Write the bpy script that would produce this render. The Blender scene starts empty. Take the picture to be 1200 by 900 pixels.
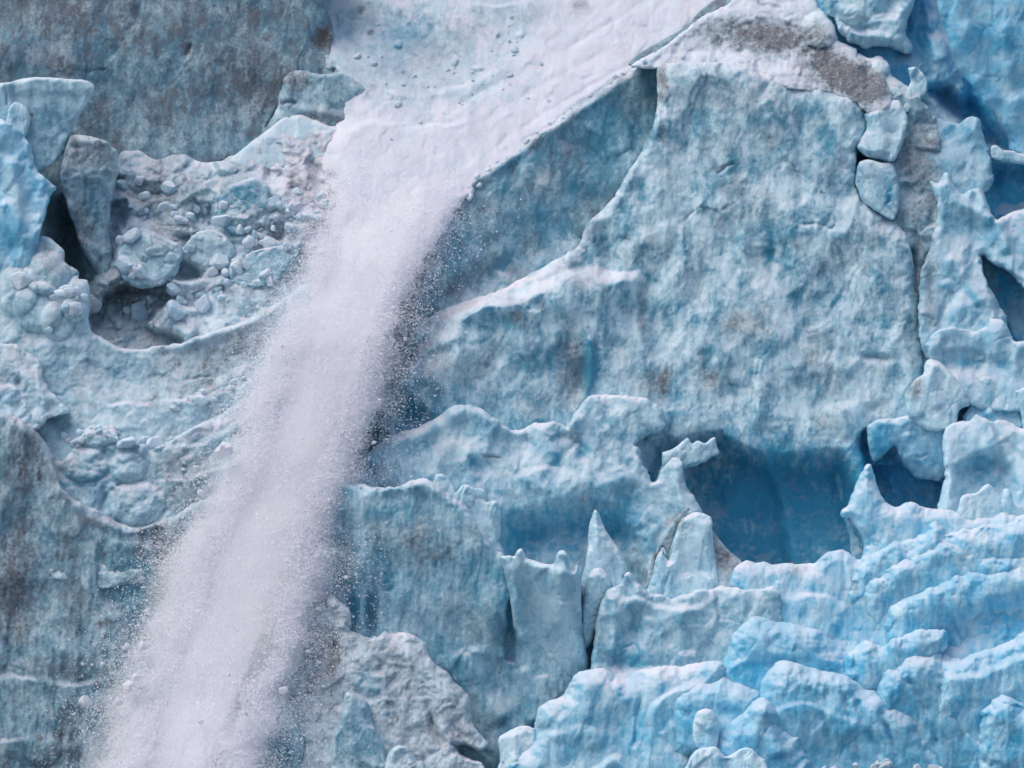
import bpy, math, random
import numpy as np

# ------------------------------------------------------------------ camera, light, exposure
PX = 0.06                     # metres of ice per photograph pixel at the reference distance
CAM_D = 300.0                 # camera to the reference plane of the icefall
CAM_Z = 40.0
scene = bpy.context.scene
cam_data = bpy.data.cameras.new("camera")
cam = bpy.data.objects.new("camera", cam_data)
scene.collection.objects.link(cam)
cam.location = (0, -CAM_D, CAM_Z)
cam.rotation_euler = (math.radians(90), 0, 0)
cam_data.sensor_width = 36
cam_data.lens = 36 * CAM_D / (1200 * PX)
cam_data.clip_end = 5000
scene.camera = cam

SUN_EL, SUN_AZ = math.radians(64), math.radians(-104)   # azimuth clockwise from +Y (into the ice)
world = bpy.data.worlds.new("World")
scene.world = world
world.use_nodes = True
wt = world.node_tree
sky = wt.nodes.new("ShaderNodeTexSky")
sky.sky_type = 'NISHITA'
sky.sun_disc = False
sky.sun_elevation = SUN_EL
sky.sun_rotation = SUN_AZ
sky.air_density = 1.0
sky.dust_density = 4.0
wt.links.new(sky.outputs[0], wt.nodes["Background"].inputs[0])
wt.nodes["Background"].inputs[1].default_value = 0.15
sun_data = bpy.data.lights.new("sun", 'SUN')
sun_data.energy = 1.0
sun_data.angle = math.radians(55)
sun_data.color = (1.0, 0.95, 0.91)
sun = bpy.data.objects.new("sun", sun_data)
scene.collection.objects.link(sun)
sun.rotation_euler = (math.radians(90) - SUN_EL, 0, math.radians(180) - SUN_AZ)
sun.location = (0, -100, 200)
scene.view_settings.view_transform = 'Standard'
scene.view_settings.look = 'None'
scene.view_settings.gamma = 1
scene.view_settings.exposure = 0.02
scene.cycles.max_bounces = 16
scene.cycles.diffuse_bounces = 12
scene.cycles.transmission_bounces = 12
scene.cycles.glossy_bounces = 2
scene.cycles.use_denoising = True

# ------------------------------------------------------------------ numpy noise
rng = np.random.default_rng(7)
PERM = rng.permutation(4096).astype(np.int64)
GRAD = np.stack([np.cos(np.arange(4096) * 2.39996), np.sin(np.arange(4096) * 2.39996)], 1)

def _h(ix, iy, s):
    return PERM[(PERM[(ix + s * 131) & 4095] + iy) & 4095]

def perlin(x, y, s=0):
    ix, iy = np.floor(x).astype(np.int64), np.floor(y).astype(np.int64)
    fx, fy = x - ix, y - iy
    u = fx * fx * fx * (fx * (fx * 6 - 15) + 10)
    v = fy * fy * fy * (fy * (fy * 6 - 15) + 10)
    def g(a, b):
        k = _h(ix + a, iy + b, s)
        return GRAD[k, 0] * (fx - a) + GRAD[k, 1] * (fy - b)
    n0 = g(0, 0) * (1 - u) + g(1, 0) * u
    n1 = g(0, 1) * (1 - u) + g(1, 1) * u
    return (n0 * (1 - v) + n1 * v) * 1.5

def fbm(x, y, scale, s=0, octs=4, sx=1.0, sy=1.0, kind='n', gain=0.5):
    a, tot, f = 1.0, 0.0, 1.0
    out = np.zeros_like(x)
    for o in range(octs):
        n = perlin(x * f / (scale * sx) + 17.3 * o, y * f / (scale * sy) - 9.1 * o, s + o)
        if kind == 'r': n = 1 - 2 * np.abs(n)          # sharp ridges
        elif kind == 'b': n = 2 * np.abs(n) - 0.6      # lumps with sharp valleys
        out += a * n; tot += a
        a *= gain; f *= 2.03
    return out / tot

def worley(x, y, scale, s=0):
    x, y = x / scale, y / scale
    ix, iy = np.floor(x).astype(np.int64), np.floor(y).astype(np.int64)
    d1 = np.full(x.shape, 9.0); d2 = np.full(x.shape, 9.0); idn = np.zeros(x.shape, np.int64)
    for a in (-1, 0, 1):
        for b in (-1, 0, 1):
            k = _h(ix + a, iy + b, s)
            px = ix + a + 0.5 + 0.42 * GRAD[k, 0]; py = iy + b + 0.5 + 0.42 * GRAD[k, 1]
            d = np.hypot(px - x, py - y)
            m = d < d1
            d2 = np.where(m, d1, np.minimum(d2, d))
            idn = np.where(m, k, idn)
            d1 = np.where(m, d, d1)
    return d1, d2, idn

def facet(x, y, scale, s=0):
    """broken planes: every cell is a tilted plane, with narrow creases between"""
    X, Y = x / scale, y / scale
    ix, iy = np.floor(X).astype(np.int64), np.floor(Y).astype(np.int64)
    d1 = np.full(X.shape, 9.0); d2 = np.full(X.shape, 9.0); h1 = np.zeros(X.shape); h2 = np.zeros(X.shape)
    for a in (-1, 0, 1):
        for b in (-1, 0, 1):
            k = _h(ix + a, iy + b, s)
            ux = X - (ix + a + 0.5 + 0.45 * GRAD[k, 0]); uy = Y - (iy + b + 0.5 + 0.45 * GRAD[k, 1])
            d = np.hypot(ux, uy)
            k2 = PERM[k]
            h = (ux * GRAD[k2, 0] + uy * GRAD[k2, 1]) * ((k2 % 13) / 13 + .3) + ((k2 % 7) / 7 - .5) * .5
            m = d < d1; m2 = (~m) & (d < d2)
            h2 = np.where(m, h1, np.where(m2, h, h2)); d2 = np.where(m, d1, np.where(m2, d, d2))
            h1 = np.where(m, h, h1); d1 = np.where(m, d, d1)
    w = np.clip((d2 - d1) / .16, 0, 1); w = w * w * (3 - 2 * w)
    return h1 * (.5 + .5 * w) + h2 * (.5 - .5 * w), d2 - d1

def smooth(a, b, t):
    t = np.clip((t - a) / (b - a), 0, 1)
    return t * t * (3 - 2 * t)

# ------------------------------------------------------------------ 2-D outlines
def spline(pts, n=4):
    p = np.array(pts, float)
    if len(p) < 3 or n <= 1: return p
    out = []
    for i in range(len(p) - 1):
        p0, p1, p2, p3 = p[max(i - 1, 0)], p[i], p[i + 1], p[min(i + 2, len(p) - 1)]
        for k in range(n):
            t = k / n
            out.append(0.5 * (2 * p1 + (p2 - p0) * t + (2 * p0 - 5 * p1 + 4 * p2 - p3) * t * t + (3 * p1 - p0 - 3 * p2 + p3) * t ** 3))
    out.append(p[-1])
    return np.array(out)

def poly_sdf(poly, x, y):
    p = np.array(poly, float); q = np.roll(p, -1, 0)
    d = np.full(x.shape, 1e12); ins = np.zeros(x.shape, bool)
    for (ax, ay), (bx, by) in zip(p, q):
        ex, ey = bx - ax, by - ay
        L = ex * ex + ey * ey
        if L < 1e-9: continue
        t = np.clip(((x - ax) * ex + (y - ay) * ey) / L, 0, 1)
        d = np.minimum(d, (x - ax - ex * t) ** 2 + (y - ay - ey * t) ** 2)
        if ey != 0:
            c = ((ay > y) != (by > y)) & (x < ex * (y - ay) / ey + ax)
            ins ^= c
    d = np.sqrt(d)
    return np.where(ins, d, -d)

def line_sdf(pts, x, y):
    """signed distance to an open line (positive below / right-hand side) and place along it 0..1"""
    p = np.array(pts, float)
    seg = np.hypot(*(p[1:] - p[:-1]).T); cum = np.concatenate([[0], np.cumsum(seg)])
    best = np.full(x.shape, 1e12); sg = np.ones(x.shape); tt = np.zeros(x.shape)
    for i in range(len(p) - 1):
        ax, ay = p[i]; ex, ey = p[i + 1] - p[i]
        L = ex * ex + ey * ey
        if L < 1e-9: continue
        t = np.clip(((x - ax) * ex + (y - ay) * ey) / L, 0, 1)
        dx, dy = x - ax - ex * t, y - ay - ey * t
        d = dx * dx + dy * dy
        m = d < best
        best = np.where(m, d, best)
        sg = np.where(m, np.sign(ex * dy - ey * dx + 1e-9), sg)
        tt = np.where(m, (cum[i] + t * seg[i]) / cum[-1], tt)
    return np.sqrt(best) * sg, tt

# ------------------------------------------------------------------ pixel + depth (in pixels) -> world
def world_pts(x, y, d):
    Y = d * PX
    k = (CAM_D + Y) / CAM_D * PX
    return np.stack([(x - 600) * k, Y, CAM_Z + (450 - y) * k], -1)

def base_d(y):
    return 0.5 * (450 - y)

# ------------------------------------------------------------------ materials
def N(nt, t, **kw):
    n = nt.nodes.new(t)
    for k, v in kw.items(): setattr(n, k, v)
    return n

def mix(nt, fac, a, b):
    m = N(nt, "ShaderNodeMix", data_type='RGBA')
    for sock, v in ((m.inputs[0], fac), (m.inputs[6], a), (m.inputs[7], b)):
        if isinstance(v, bpy.types.NodeSocket): nt.links.new(v, sock)
        else: sock.default_value = v if not isinstance(v, tuple) else (*v, 1)
    return m.outputs[2]

def mth(nt, op, a, b=0.0, c=None, clamp=False):
    m = N(nt, "ShaderNodeMath", operation=op, use_clamp=clamp)
    for i, v in enumerate((a, b, c)):
        if v is None: continue
        if isinstance(v, bpy.types.NodeSocket): nt.links.new(v, m.inputs[i])
        else: m.inputs[i].default_value = v
    return m.outputs[0]

def noise_node(nt, vec, scale, detail=4, rough=0.55):
    n = N(nt, "ShaderNodeTexNoise")
    n.inputs["Scale"].default_value = scale
    n.inputs["Detail"].default_value = detail
    n.inputs["Roughness"].default_value = rough
    nt.links.new(vec, n.inputs["Vector"])
    return n.outputs[0]

ICE_PALE = (0.62, 0.815, 0.88)
ICE_BLUE = (0.065, 0.32, 0.455)
ICE_AZURE = (0.085, 0.52, 0.78)
DIRT = (0.17, 0.19, 0.22)
RUST = (0.20, 0.17, 0.155)
SNOW = (0.83, 0.825, 0.89)

def ice_material():
    m = bpy.data.materials.new("glacier_ice")
    m.use_nodes = True
    nt = m.node_tree
    b = nt.nodes["Principled BSDF"]
    geo = N(nt, "ShaderNodeNewGeometry")
    pos = geo.outputs["Position"]
    at = {}
    for a in ("deep", "dirt", "snow", "cap", "rust", "azure"):
        n = N(nt, "ShaderNodeAttribute", attribute_name=a)
        at[a] = n.outputs["Fac"]
    nb = noise_node(nt, pos, 0.9, 5, 0.62)       # metre-sized mottling
    nf = noise_node(nt, pos, 4.5, 4, 0.65)       # hand-sized grain
    sep = N(nt, "ShaderNodeSeparateXYZ"); nt.links.new(geo.outputs["Normal"], sep.inputs[0])
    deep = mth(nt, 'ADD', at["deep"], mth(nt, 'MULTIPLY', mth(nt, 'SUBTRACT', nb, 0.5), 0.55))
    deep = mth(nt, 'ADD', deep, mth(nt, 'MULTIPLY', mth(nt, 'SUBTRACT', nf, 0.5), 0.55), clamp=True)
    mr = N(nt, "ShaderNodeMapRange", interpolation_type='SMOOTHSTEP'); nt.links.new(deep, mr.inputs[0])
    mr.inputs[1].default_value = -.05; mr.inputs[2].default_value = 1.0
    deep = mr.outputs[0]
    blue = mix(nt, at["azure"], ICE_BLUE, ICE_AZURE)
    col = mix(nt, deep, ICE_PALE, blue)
    dirt = mth(nt, 'MULTIPLY', at["dirt"], mth(nt, 'MULTIPLY_ADD', nf, 2.0, 0.0))
    dirt = mth(nt, 'ADD', dirt, 0.0, clamp=True)
    dcol = mix(nt, at["rust"], DIRT, RUST)
    snow = mth(nt, 'ADD', mth(nt, 'MULTIPLY', sep.outputs["Z"], 1.6), mth(nt, 'MULTIPLY', mth(nt, 'SUBTRACT', nf, 0.5), 0.5))
    snow = mth(nt, 'SUBTRACT', snow, 0.62, clamp=True)
    snow = mth(nt, 'MULTIPLY', snow, at["cap"])
    snow = mth(nt, 'MAXIMUM', snow, at["snow"])
    col = mix(nt, snow, col, SNOW)
    col = mix(nt, dirt, col, dcol)
    nt.links.new(col, b.inputs["Base Color"])
    rough = mth(nt, 'MULTIPLY_ADD', snow, 0.3, 0.5)
    nt.links.new(rough, b.inputs["Roughness"])
    b.inputs["Specular IOR Level"].default_value = 0.25
    b.inputs['Subsurface Weight'].default_value = 0.6
    b.inputs['Subsurface Radius'].default_value = (.35, .8, 1.0)
    b.inputs['Subsurface Scale'].default_value = 0.35
    bump = N(nt, "ShaderNodeBump")
    bump.inputs["Strength"].default_value = 0.4
    bump.inputs["Distance"].default_value = 0.12
    hsum = mth(nt, 'ADD', mth(nt, 'MULTIPLY', nf, 0.8), noise_node(nt, pos, 13, 2, 0.6))
    nt.links.new(hsum, bump.inputs["Height"])
    nt.links.new(bump.outputs[0], b.inputs["Normal"])
    return m

def snow_material(name, col=SNOW):
    m = bpy.data.materials.new(name)
    m.use_nodes = True
    nt = m.node_tree
    b = nt.nodes["Principled BSDF"]
    geo = N(nt, "ShaderNodeNewGeometry")
    nf = noise_node(nt, geo.outputs["Position"], 3.0, 3, 0.6)
    nt.links.new(mix(nt, nf, tuple(c * 0.97 for c in col), tuple(min(1, c * 1.03) for c in col)), b.inputs["Base Color"])
    b.inputs["Roughness"].default_value = 0.85
    b.inputs["Specular IOR Level"].default_value = 0.1
    return m

def sea_material():
    m = bpy.data.materials.new("sea_water")
    m.use_nodes = True
    nt = m.node_tree
    b = nt.nodes["Principled BSDF"]
    geo = N(nt, "ShaderNodeNewGeometry")
    nf = noise_node(nt, geo.outputs["Position"], 0.5, 5, 0.6)
    nt.links.new(mix(nt, nf, (0.07, 0.12, 0.14), (0.16, 0.22, 0.24)), b.inputs["Base Color"])
    b.inputs["Roughness"].default_value = 0.15
    bump = N(nt, "ShaderNodeBump"); bump.inputs["Strength"].default_value = 0.4
    nt.links.new(nf, bump.inputs["Height"]); nt.links.new(bump.outputs[0], b.inputs["Normal"])
    return m

ICE = ice_material()
SNOW_M = snow_material("powder_snow", (0.77, 0.77, 0.82))
SEA = sea_material()
def grain_material():
    m = bpy.data.materials.new("snow_grain")
    m.use_nodes = True
    nt = m.node_tree
    out = nt.nodes["Material Output"]
    nt.nodes.remove(nt.nodes["Principled BSDF"])
    a = N(nt, "ShaderNodeBsdfDiffuse"); a.inputs[0].default_value = (.93, .93, .96, 1)
    b = N(nt, "ShaderNodeBsdfTranslucent"); b.inputs[0].default_value = (.93, .93, .96, 1)
    mx = N(nt, "ShaderNodeMixShader"); mx.inputs[0].default_value = .4
    nt.links.new(a.outputs[0], mx.inputs[1]); nt.links.new(b.outputs[0], mx.inputs[2]); nt.links.new(mx.outputs[0], out.inputs[0])
    return m
GRAIN = grain_material()

# ------------------------------------------------------------------ objects
def put(name, verts, faces, mat, label=None, cat=None, group=None, kind=None, attrs=None, parent=None, smooth_sh=True):
    me = bpy.data.meshes.new(name)
    verts = np.asarray(verts, np.float32)
    me.vertices.add(len(verts)); me.vertices.foreach_set("co", verts.ravel())
    lens = [f.shape[1] for f in faces]
    loops = np.concatenate([f.ravel() for f in faces]).astype(np.int32)
    cnt = np.concatenate([np.full(len(f), f.shape[1]) for f in faces]).astype(np.int32)
    st = np.concatenate([[0], np.cumsum(cnt)[:-1]]).astype(np.int32)
    me.loops.add(len(loops)); me.loops.foreach_set("vertex_index", loops)
    me.polygons.add(len(cnt)); me.polygons.foreach_set("loop_start", st)
    if smooth_sh: me.polygons.foreach_set("use_smooth", np.ones(len(cnt), bool))
    me.update(calc_edges=True)
    for k, v in (attrs or {}).items():
        a = me.attributes.new(k, 'FLOAT', 'POINT'); a.data.foreach_set("value", np.asarray(v, np.float32))
    me.materials.append(mat)
    o = bpy.data.objects.new(name, me)
    scene.collection.objects.link(o)
    return tag(o, label, cat, group, kind, parent)

def tag(o, label=None, cat=None, group=None, kind=None, parent=None):
    if label: o["label"] = label
    if cat: o["category"] = cat
    if group: o["group"] = group
    if kind: o["kind"] = kind
    if parent: o.parent = parent
    return o

def feature(D, x, y, ft):
    k = ft[0]
    if k == 'ridge':                                  # ('ridge', pts, width, height)
        _, pts, w, h = ft
        s, t = line_sdf(spline(pts, 3), x, y)
        D -= h * np.exp(-(s / w) ** 2) * smooth(0, .12, t) * smooth(1, .88, t)
    elif k == 'step':                                 # ('step', pts, height, fall, width): ground below the line stands forward
        _, pts, h, fall, w = ft
        s, t = line_sdf(spline(pts, 3), x, y)
        e = smooth(0, .1, t) * smooth(1, .9, t)
        e = e * np.clip(.8 + .8 * fbm(x, y, 80, 93, 2), .2, 1.4)
        w = w * np.clip(1 + 1.0 * fbm(x, y, 60, 95, 2), .4, 1.8)
        s = s + 5 * fbm(x, y, 30, 97, 3, gain=.4)
        D -= h * e * smooth(-w * .3, w, s) * np.exp(-np.maximum(s, 0) / fall)
    elif k == 'crack':                                # ('crack', pts, width, depth)
        _, pts, w, h = ft
        s, t = line_sdf(spline(pts, 3), x, y)
        s = s + 3.5 * fbm(x, y, 26, 88, 4); h = h * np.clip(.7 + 1.4 * fbm(x, y, 40, 89, 2), 0, 1.4)
        D += h * np.maximum(0, 1 - np.abs(s) / w) * smooth(0, .15, t) * smooth(1, .85, t)
    elif k == 'bump':                                 # ('bump', x, y, rx, ry, angle, height) hard-edged dome
        _, cx, cy, rx, ry, a, h = ft
        c, sn = math.cos(math.radians(a)), math.sin(math.radians(a))
        u, v = ((x - cx) * c + (y - cy) * sn) / rx, (-(x - cx) * sn + (y - cy) * c) / ry
        D -= h * np.sqrt(np.maximum(0, 1 - u * u - v * v))
    elif k == 'hump':                                 # soft swelling, negative height = hollow
        _, cx, cy, rx, ry, a, h = ft
        c, sn = math.cos(math.radians(a)), math.sin(math.radians(a))
        u, v = ((x - cx) * c + (y - cy) * sn) / rx, (-(x - cx) * sn + (y - cy) * c) / ry
        D -= h * np.exp(-(u * u + v * v))
    elif k == 'area':                                 # ('area', poly, height, soft): plateau forward (+) or pocket (-)
        _, poly, h, w = ft
        f = poly_sdf(spline(list(poly) + [poly[0]], 3)[:-1], x, y)
        f = f + 5.0 * fbm(x, y, 24, 91, 4)
        D -= h * smooth(-w * .15, w, f)
    return D

STYLES = {   # (kind, scale, octaves, sx, sy, amplitude)
    'wall':  [('n', 90, 3, 1, 1.3, 13), ('f', 60, 0, .9, 1.3, 6), ('n', 30, 4, .7, 1.5, 3), ('f', 17, 0, .8, 1.2, .8), ('b', 7, 3, .8, 1.3, .5)],
    'face':  [('n', 110, 3, 1, 1, 13), ('r', 95, 3, .8, 1.3, 9), ('f', 70, 0, .9, 1.2, 7), ('n', 30, 4, .8, 1.2, 2.2), ('cup', 15, 0, 0, 0, 1.2), ('f', 18, 0, .8, 1.2, .7), ('b', 7, 3, 1, 1.2, .5)],
    'blue':  [('n', 80, 3, 1, 1.2, 13), ('r', 64, 3, .9, 1.2, 8), ('f', 42, 0, .8, 1.3, 6), ('f', 17, 0, .8, 1.4, 1.6), ('n', 12, 4, .8, 1.3, .9), ('b', 6, 3, .9, 1.2, .5)],
    'snow':  [('n', 80, 3, 1, 1, 8), ('b', 30, 4, 1, 1, 5), ('f', 24, 0, 1, 1, 4), ('b', 8, 4, 1, 1, 1.6)],
    'rubble':[('n', 70, 3, 1, 1, 10), ('b', 46, 4, 1.2, 1, 8), ('f', 34, 0, 1.1, .9, 13), ('f', 13, 0, 1.1, .9, 4), ('b', 7, 3, 1, 1, 1.2)],
    'smooth':[('n', 60, 3, 1, 1, 5), ('f', 26, 0, .8, 1.5, 4), ('n', 14, 4, .8, 1.4, 1.0), ('b', 6, 3, .9, 1.4, .4)],
    'dune':  [('n', 90, 2, 1, 1, 4), ('n', 20, 5, 1.4, .8, 1.8), ('b', 7, 3, 1, 1, .7)],
    'lobe':  [('n', 70, 3, 1, 1.1, 10), ('f', 40, 0, .8, 1.4, 4), ('n', 20, 5, .6, 1.8, 2.2), ('b', 6, 3, .9, 1.2, .4)],
}

SEED = [0]
def mass(name, label, cat, poly, off, slope=0.5, style='blue', R=14, rd=None, edge=2.0, sub=3, res=1.5, feats=(),
         deep=.45, dv=.35, dirt=.05, dirtv=.15, snow=0.0, cap=.8, azure=0.0, patches=(), thick=60, amp=1.0, slopex=0.0,
         kind=None, group=None, streak=0.0, wob=None, dfun=None, mat=None):
    SEED[0] += 1
    off = off * 1.4
    s = SEED[0] * 7
    P = np.array(poly, float)
    if sub > 1: P = spline(np.vstack([P, P[:1]]), sub)[:-1]
    x0, y0 = P.min(0) - 3; x1, y1 = P.max(0) + 3
    x0, y0, x1, y1 = max(x0, -75), max(y0, -65), min(x1, 1275), min(y1, 965)
    gx = np.arange(x0, x1 + res, res); gy = np.arange(y0, y1 + res, res)
    X, Y = np.meshgrid(gx, gy)
    f = poly_sdf(P, X, Y)
    if edge: f = f + edge * (1.0 * fbm(X, Y, 13, s + 50, 4) - .7 * facet(X, Y, 11, s + 52)[0]) + .5 * edge * fbm(X, Y, 40, s + 51, 2)
    # snap the outermost vertices on to the outline
    fy, fx = np.gradient(f, res)
    g2 = np.maximum(fx * fx + fy * fy, .2)
    neg = f < 0
    mv = np.where(neg, -f, 0)
    mv = np.minimum(mv, 1.8 * res)
    X2 = X + fx / g2 * mv; Y2 = Y + fy / g2 * mv
    F = np.maximum(f, 0)
    cy = 450.0
    rd = R if rd is None else rd
    ymid = (max(P[:, 1].min(), 0) + min(P[:, 1].max(), 900)) / 2
    D = base_d(ymid) + off + slope * (ymid - Y2) + slopex * (X2 - P[:, 0].mean())
    if dfun is not None: D = dfun(X2, Y2)
    kR = min(1, 16 / R)
    Rv = R * np.clip(1 - .4 * kR + 1.3 * kR * fbm(X2, Y2, 34, s + 70, 4), .16, 1.5)
    rr = np.clip(1 - F / Rv, 0, 1)
    wobx, woby = X2 + 5 * fbm(X2, Y2, 30, s + 60, 2), Y2 + 5 * fbm(X2, Y2, 30, s + 61, 2)
    for kd, sc, oc, sx, sy, a in STYLES[style]:
        a = a * amp
        if kd in 'nrb':
            D -= a * fbm(wobx, woby, sc, s + 3, oc, sx, sy, kd)
        elif kd == 'f':
            h, e_ = facet(wobx / sx, woby / sy, sc, s + 13)
            D -= a * h
            crk = smooth(.1, .4, fbm(X2, Y2, 70, s + 15, 2))
            D += .10 * sc ** .7 * crk * (1 - smooth(0, .07, e_))
        elif kd == 'cup':
            d1, d2, _ = worley(wobx, woby * .8, sc, s + 9)
            D -= a * (np.minimum(d1, .8) ** 2 - .35)
        elif kd == 'cell':
            d1, d2, ci = worley(wobx, woby, sc, s + 11)
            gx_, gy_ = GRAD[ci, 0], GRAD[ci, 1]
            D -= a * ((ci % 7) / 6 - .5 + smooth(0, .25, d2 - d1) * .8)
        s += 5
    if style in ('face', 'wall', 'blue', 'lobe', 'smooth'):
        D += .9 * amp * np.maximum(fbm(X2, Y2, 6.5, s + 24, 3, .8, 1.3, gain=.6) - .12, 0) * 3
    if streak:
        D -= streak * fbm(X2 + 8 * fbm(X2, Y2, 60, s, 2), Y2, 7, s + 20, 3, 1, 7)
    for ft in feats: D = feature(D, X2, Y2, ft)
    D += rd * (Rv / R) ** .7 * (1 - np.sqrt(np.maximum(0, 1 - rr * rr)))
    # bubble-free blue bands, grit, rust, drifted snow; some patches paint in hollows' shade
    n1 = fbm(X2, Y2, 45, s + 30, 5, 1, 1.3, gain=.6); n2 = fbm(X2, Y2, 55, s + 31, 6, 1, 1.2, gain=.62)
    n3 = fbm(X2, Y2, 6, s + 33, 3)
    n6 = fbm(X2, Y2, 9, s + 34, 4, gain=.65)
    n7 = fbm(wobx, woby, 12, s + 35, 5, .8, 1.3, gain=.75)
    n4 = fbm(wobx, woby, 11, s + 36, 5, .8, 1.7, 'b', .65); n5 = fbm(wobx, woby, 20, s + 37, 5, .8, 1.5, gain=.7)
    A = {'deep': deep + dv * (n1 * 1.3 + n5 * 1.3 - n4 * .6), 'dirt': dirt * (1 + 1.2 * n5) + dirtv * 2.4 * np.maximum(n2 + .35 * n5 + .02, 0) + (.9 * dirtv + dirt) * smooth(.16, .5, n7), 'snow': np.full(X.shape, float(snow)),
         'rust': np.zeros(X.shape), 'azure': np.full(X.shape, float(azure)), 'cap': cap * np.clip(.8 + .8 * fbm(X2, Y2, 50, s + 40, 3), .35, 1)}
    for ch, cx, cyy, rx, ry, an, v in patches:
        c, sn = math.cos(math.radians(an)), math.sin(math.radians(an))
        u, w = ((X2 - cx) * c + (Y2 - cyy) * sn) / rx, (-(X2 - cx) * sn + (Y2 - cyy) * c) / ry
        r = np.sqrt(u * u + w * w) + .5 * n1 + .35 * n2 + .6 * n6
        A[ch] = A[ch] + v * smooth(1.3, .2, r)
    if snow: A['snow'] = A['snow'] + .25 * n1
    for k in A: A[k] = np.clip(A[k], 0, 1)
    # cells
    keep = f > 0
    cell = keep[:-1, :-1] | keep[1:, :-1] | keep[:-1, 1:] | keep[1:, 1:]
    ok = f > -1.8 * res
    cell &= ok[:-1, :-1] & ok[1:, :-1] & ok[:-1, 1:] & ok[1:, 1:]
    idx = np.arange(X.size).reshape(X.shape)
    q = np.stack([idx[1:, :-1][cell], idx[1:, 1:][cell], idx[:-1, 1:][cell], idx[:-1, :-1][cell]], 1)
    used = np.unique(q)
    remap = np.full(X.size, -1); remap[used] = np.arange(len(used))
    q = remap[q]
    vx, vy, vd = X2.ravel()[used], Y2.ravel()[used], D.ravel()[used]
    # sides: the open border runs back into the ice behind
    e = np.concatenate([q[:, [0, 1]], q[:, [1, 2]], q[:, [2, 3]], q[:, [3, 0]]])
    key = np.sort(e, 1); kk = key[:, 0] * (len(used) + 1) + key[:, 1]
    _, inv, cn = np.unique(kk, return_inverse=True, return_counts=True)
    be = e[cn[inv] == 1]
    bv = np.unique(be)
    nb = len(used)
    r2 = np.full(nb, -1); r2[bv] = nb + np.arange(len(bv))
    side = np.stack([be[:, 1], be[:, 0], r2[be[:, 0]], r2[be[:, 1]]], 1)
    cx, cyy = vx.mean(), vy.mean()
    V = world_pts(np.concatenate([vx, vx[bv] + (cx - vx[bv]) * .02]), np.concatenate([vy, vy[bv] + 1.0]),
                  np.concatenate([vd, vd[bv] + thick]))
    at = {k: np.concatenate([v.ravel()[used], v.ravel()[used][bv]]) for k, v in A.items()}
    return put(name, V, [q, side], mat or ICE, label, cat, group, kind, at)

# ------------------------------------------------------------------ sea, far below the frame
sv = np.array([[-600, -700, 0], [600, -700, 0], [600, 200, 0], [-600, 200, 0]], float)
put("sea", sv, [np.array([[0, 1, 2, 3]])], SEA, "dark grey-green sea water in front of the glacier", "sea", kind="structure", smooth_sh=False)

# ================================================================== the icefall, back to front
# --- upper left: dirty grey cliff
mass("ice_cliff", "tall dirty grey ice cliff behind the snow shelf at upper left", "ice cliff",
     [(-80, -70), (372, -70), (380, 0), (387, 20), (391, 42), (388, 60), (392, 80), (396, 120), (390, 170), (350, 240), (-80, 300)],
     95, .22, 'wall', R=10, deep=.5, dv=.5, dirt=.42, dirtv=.34, cap=.3, kind="structure", amp=.8,
     patches=[('dirt', 60, 10, 110, 35, 0, .35), ('dirt', 300, 90, 90, 60, 20, .25), ('dirt', 379, 45, 12, 18, 20, .8), ('rust', 379, 45, 12, 18, 20, .9),
              ('dirt', 120, 130, 14, 22, 0, .3), ('snow', 30, 60, 90, 16, 5, .25), ('dirt', 230, 20, 120, 24, 0, .2), ('dirt', 218, 58, 6, 10, 20, .7), ('dirt', 300, 14, 6, 6, 0, .7),
              ('deep', 110, 75, 60, 30, 0, .3)],
     feats=[('hump', 150, 60, 120, 50, 0, 10), ('hump', 380, 45, 10, 18, 10, -14), ('crack', [(327, 125), (318, 140), (312, 152)], 4, 10), ('crack', [(218, 66), (222, 50)], 4, 5)])
mass("ice_hump", "rounded dirty ice hump at the foot of the grey cliff beside the snow chute", "ice hump",
     [(311, 150), (325, 127), (330, 100), (334, 90), (353, 82), (373, 87), (400, 86), (420, 96), (443, 117), (457, 129), (466, 135), (457, 136), (433, 144), (417, 148), (395, 151), (370, 170), (320, 175)],
     60, .4, 'wall', R=14, deep=.45, dirt=.3, dirtv=.4, cap=.5, patches=[('dirt', 380, 140, 60, 10, -10, .4), ('dirt', 345, 92, 25, 10, 10, .4), ('rust', 350, 92, 30, 10, 0, .3)],
     feats=[('crack', [(320, 130), (335, 118), (350, 122)], 4, 6), ('ridge', [(340, 128), (370, 130), (420, 140), (450, 134)], 6, 6)])
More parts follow.
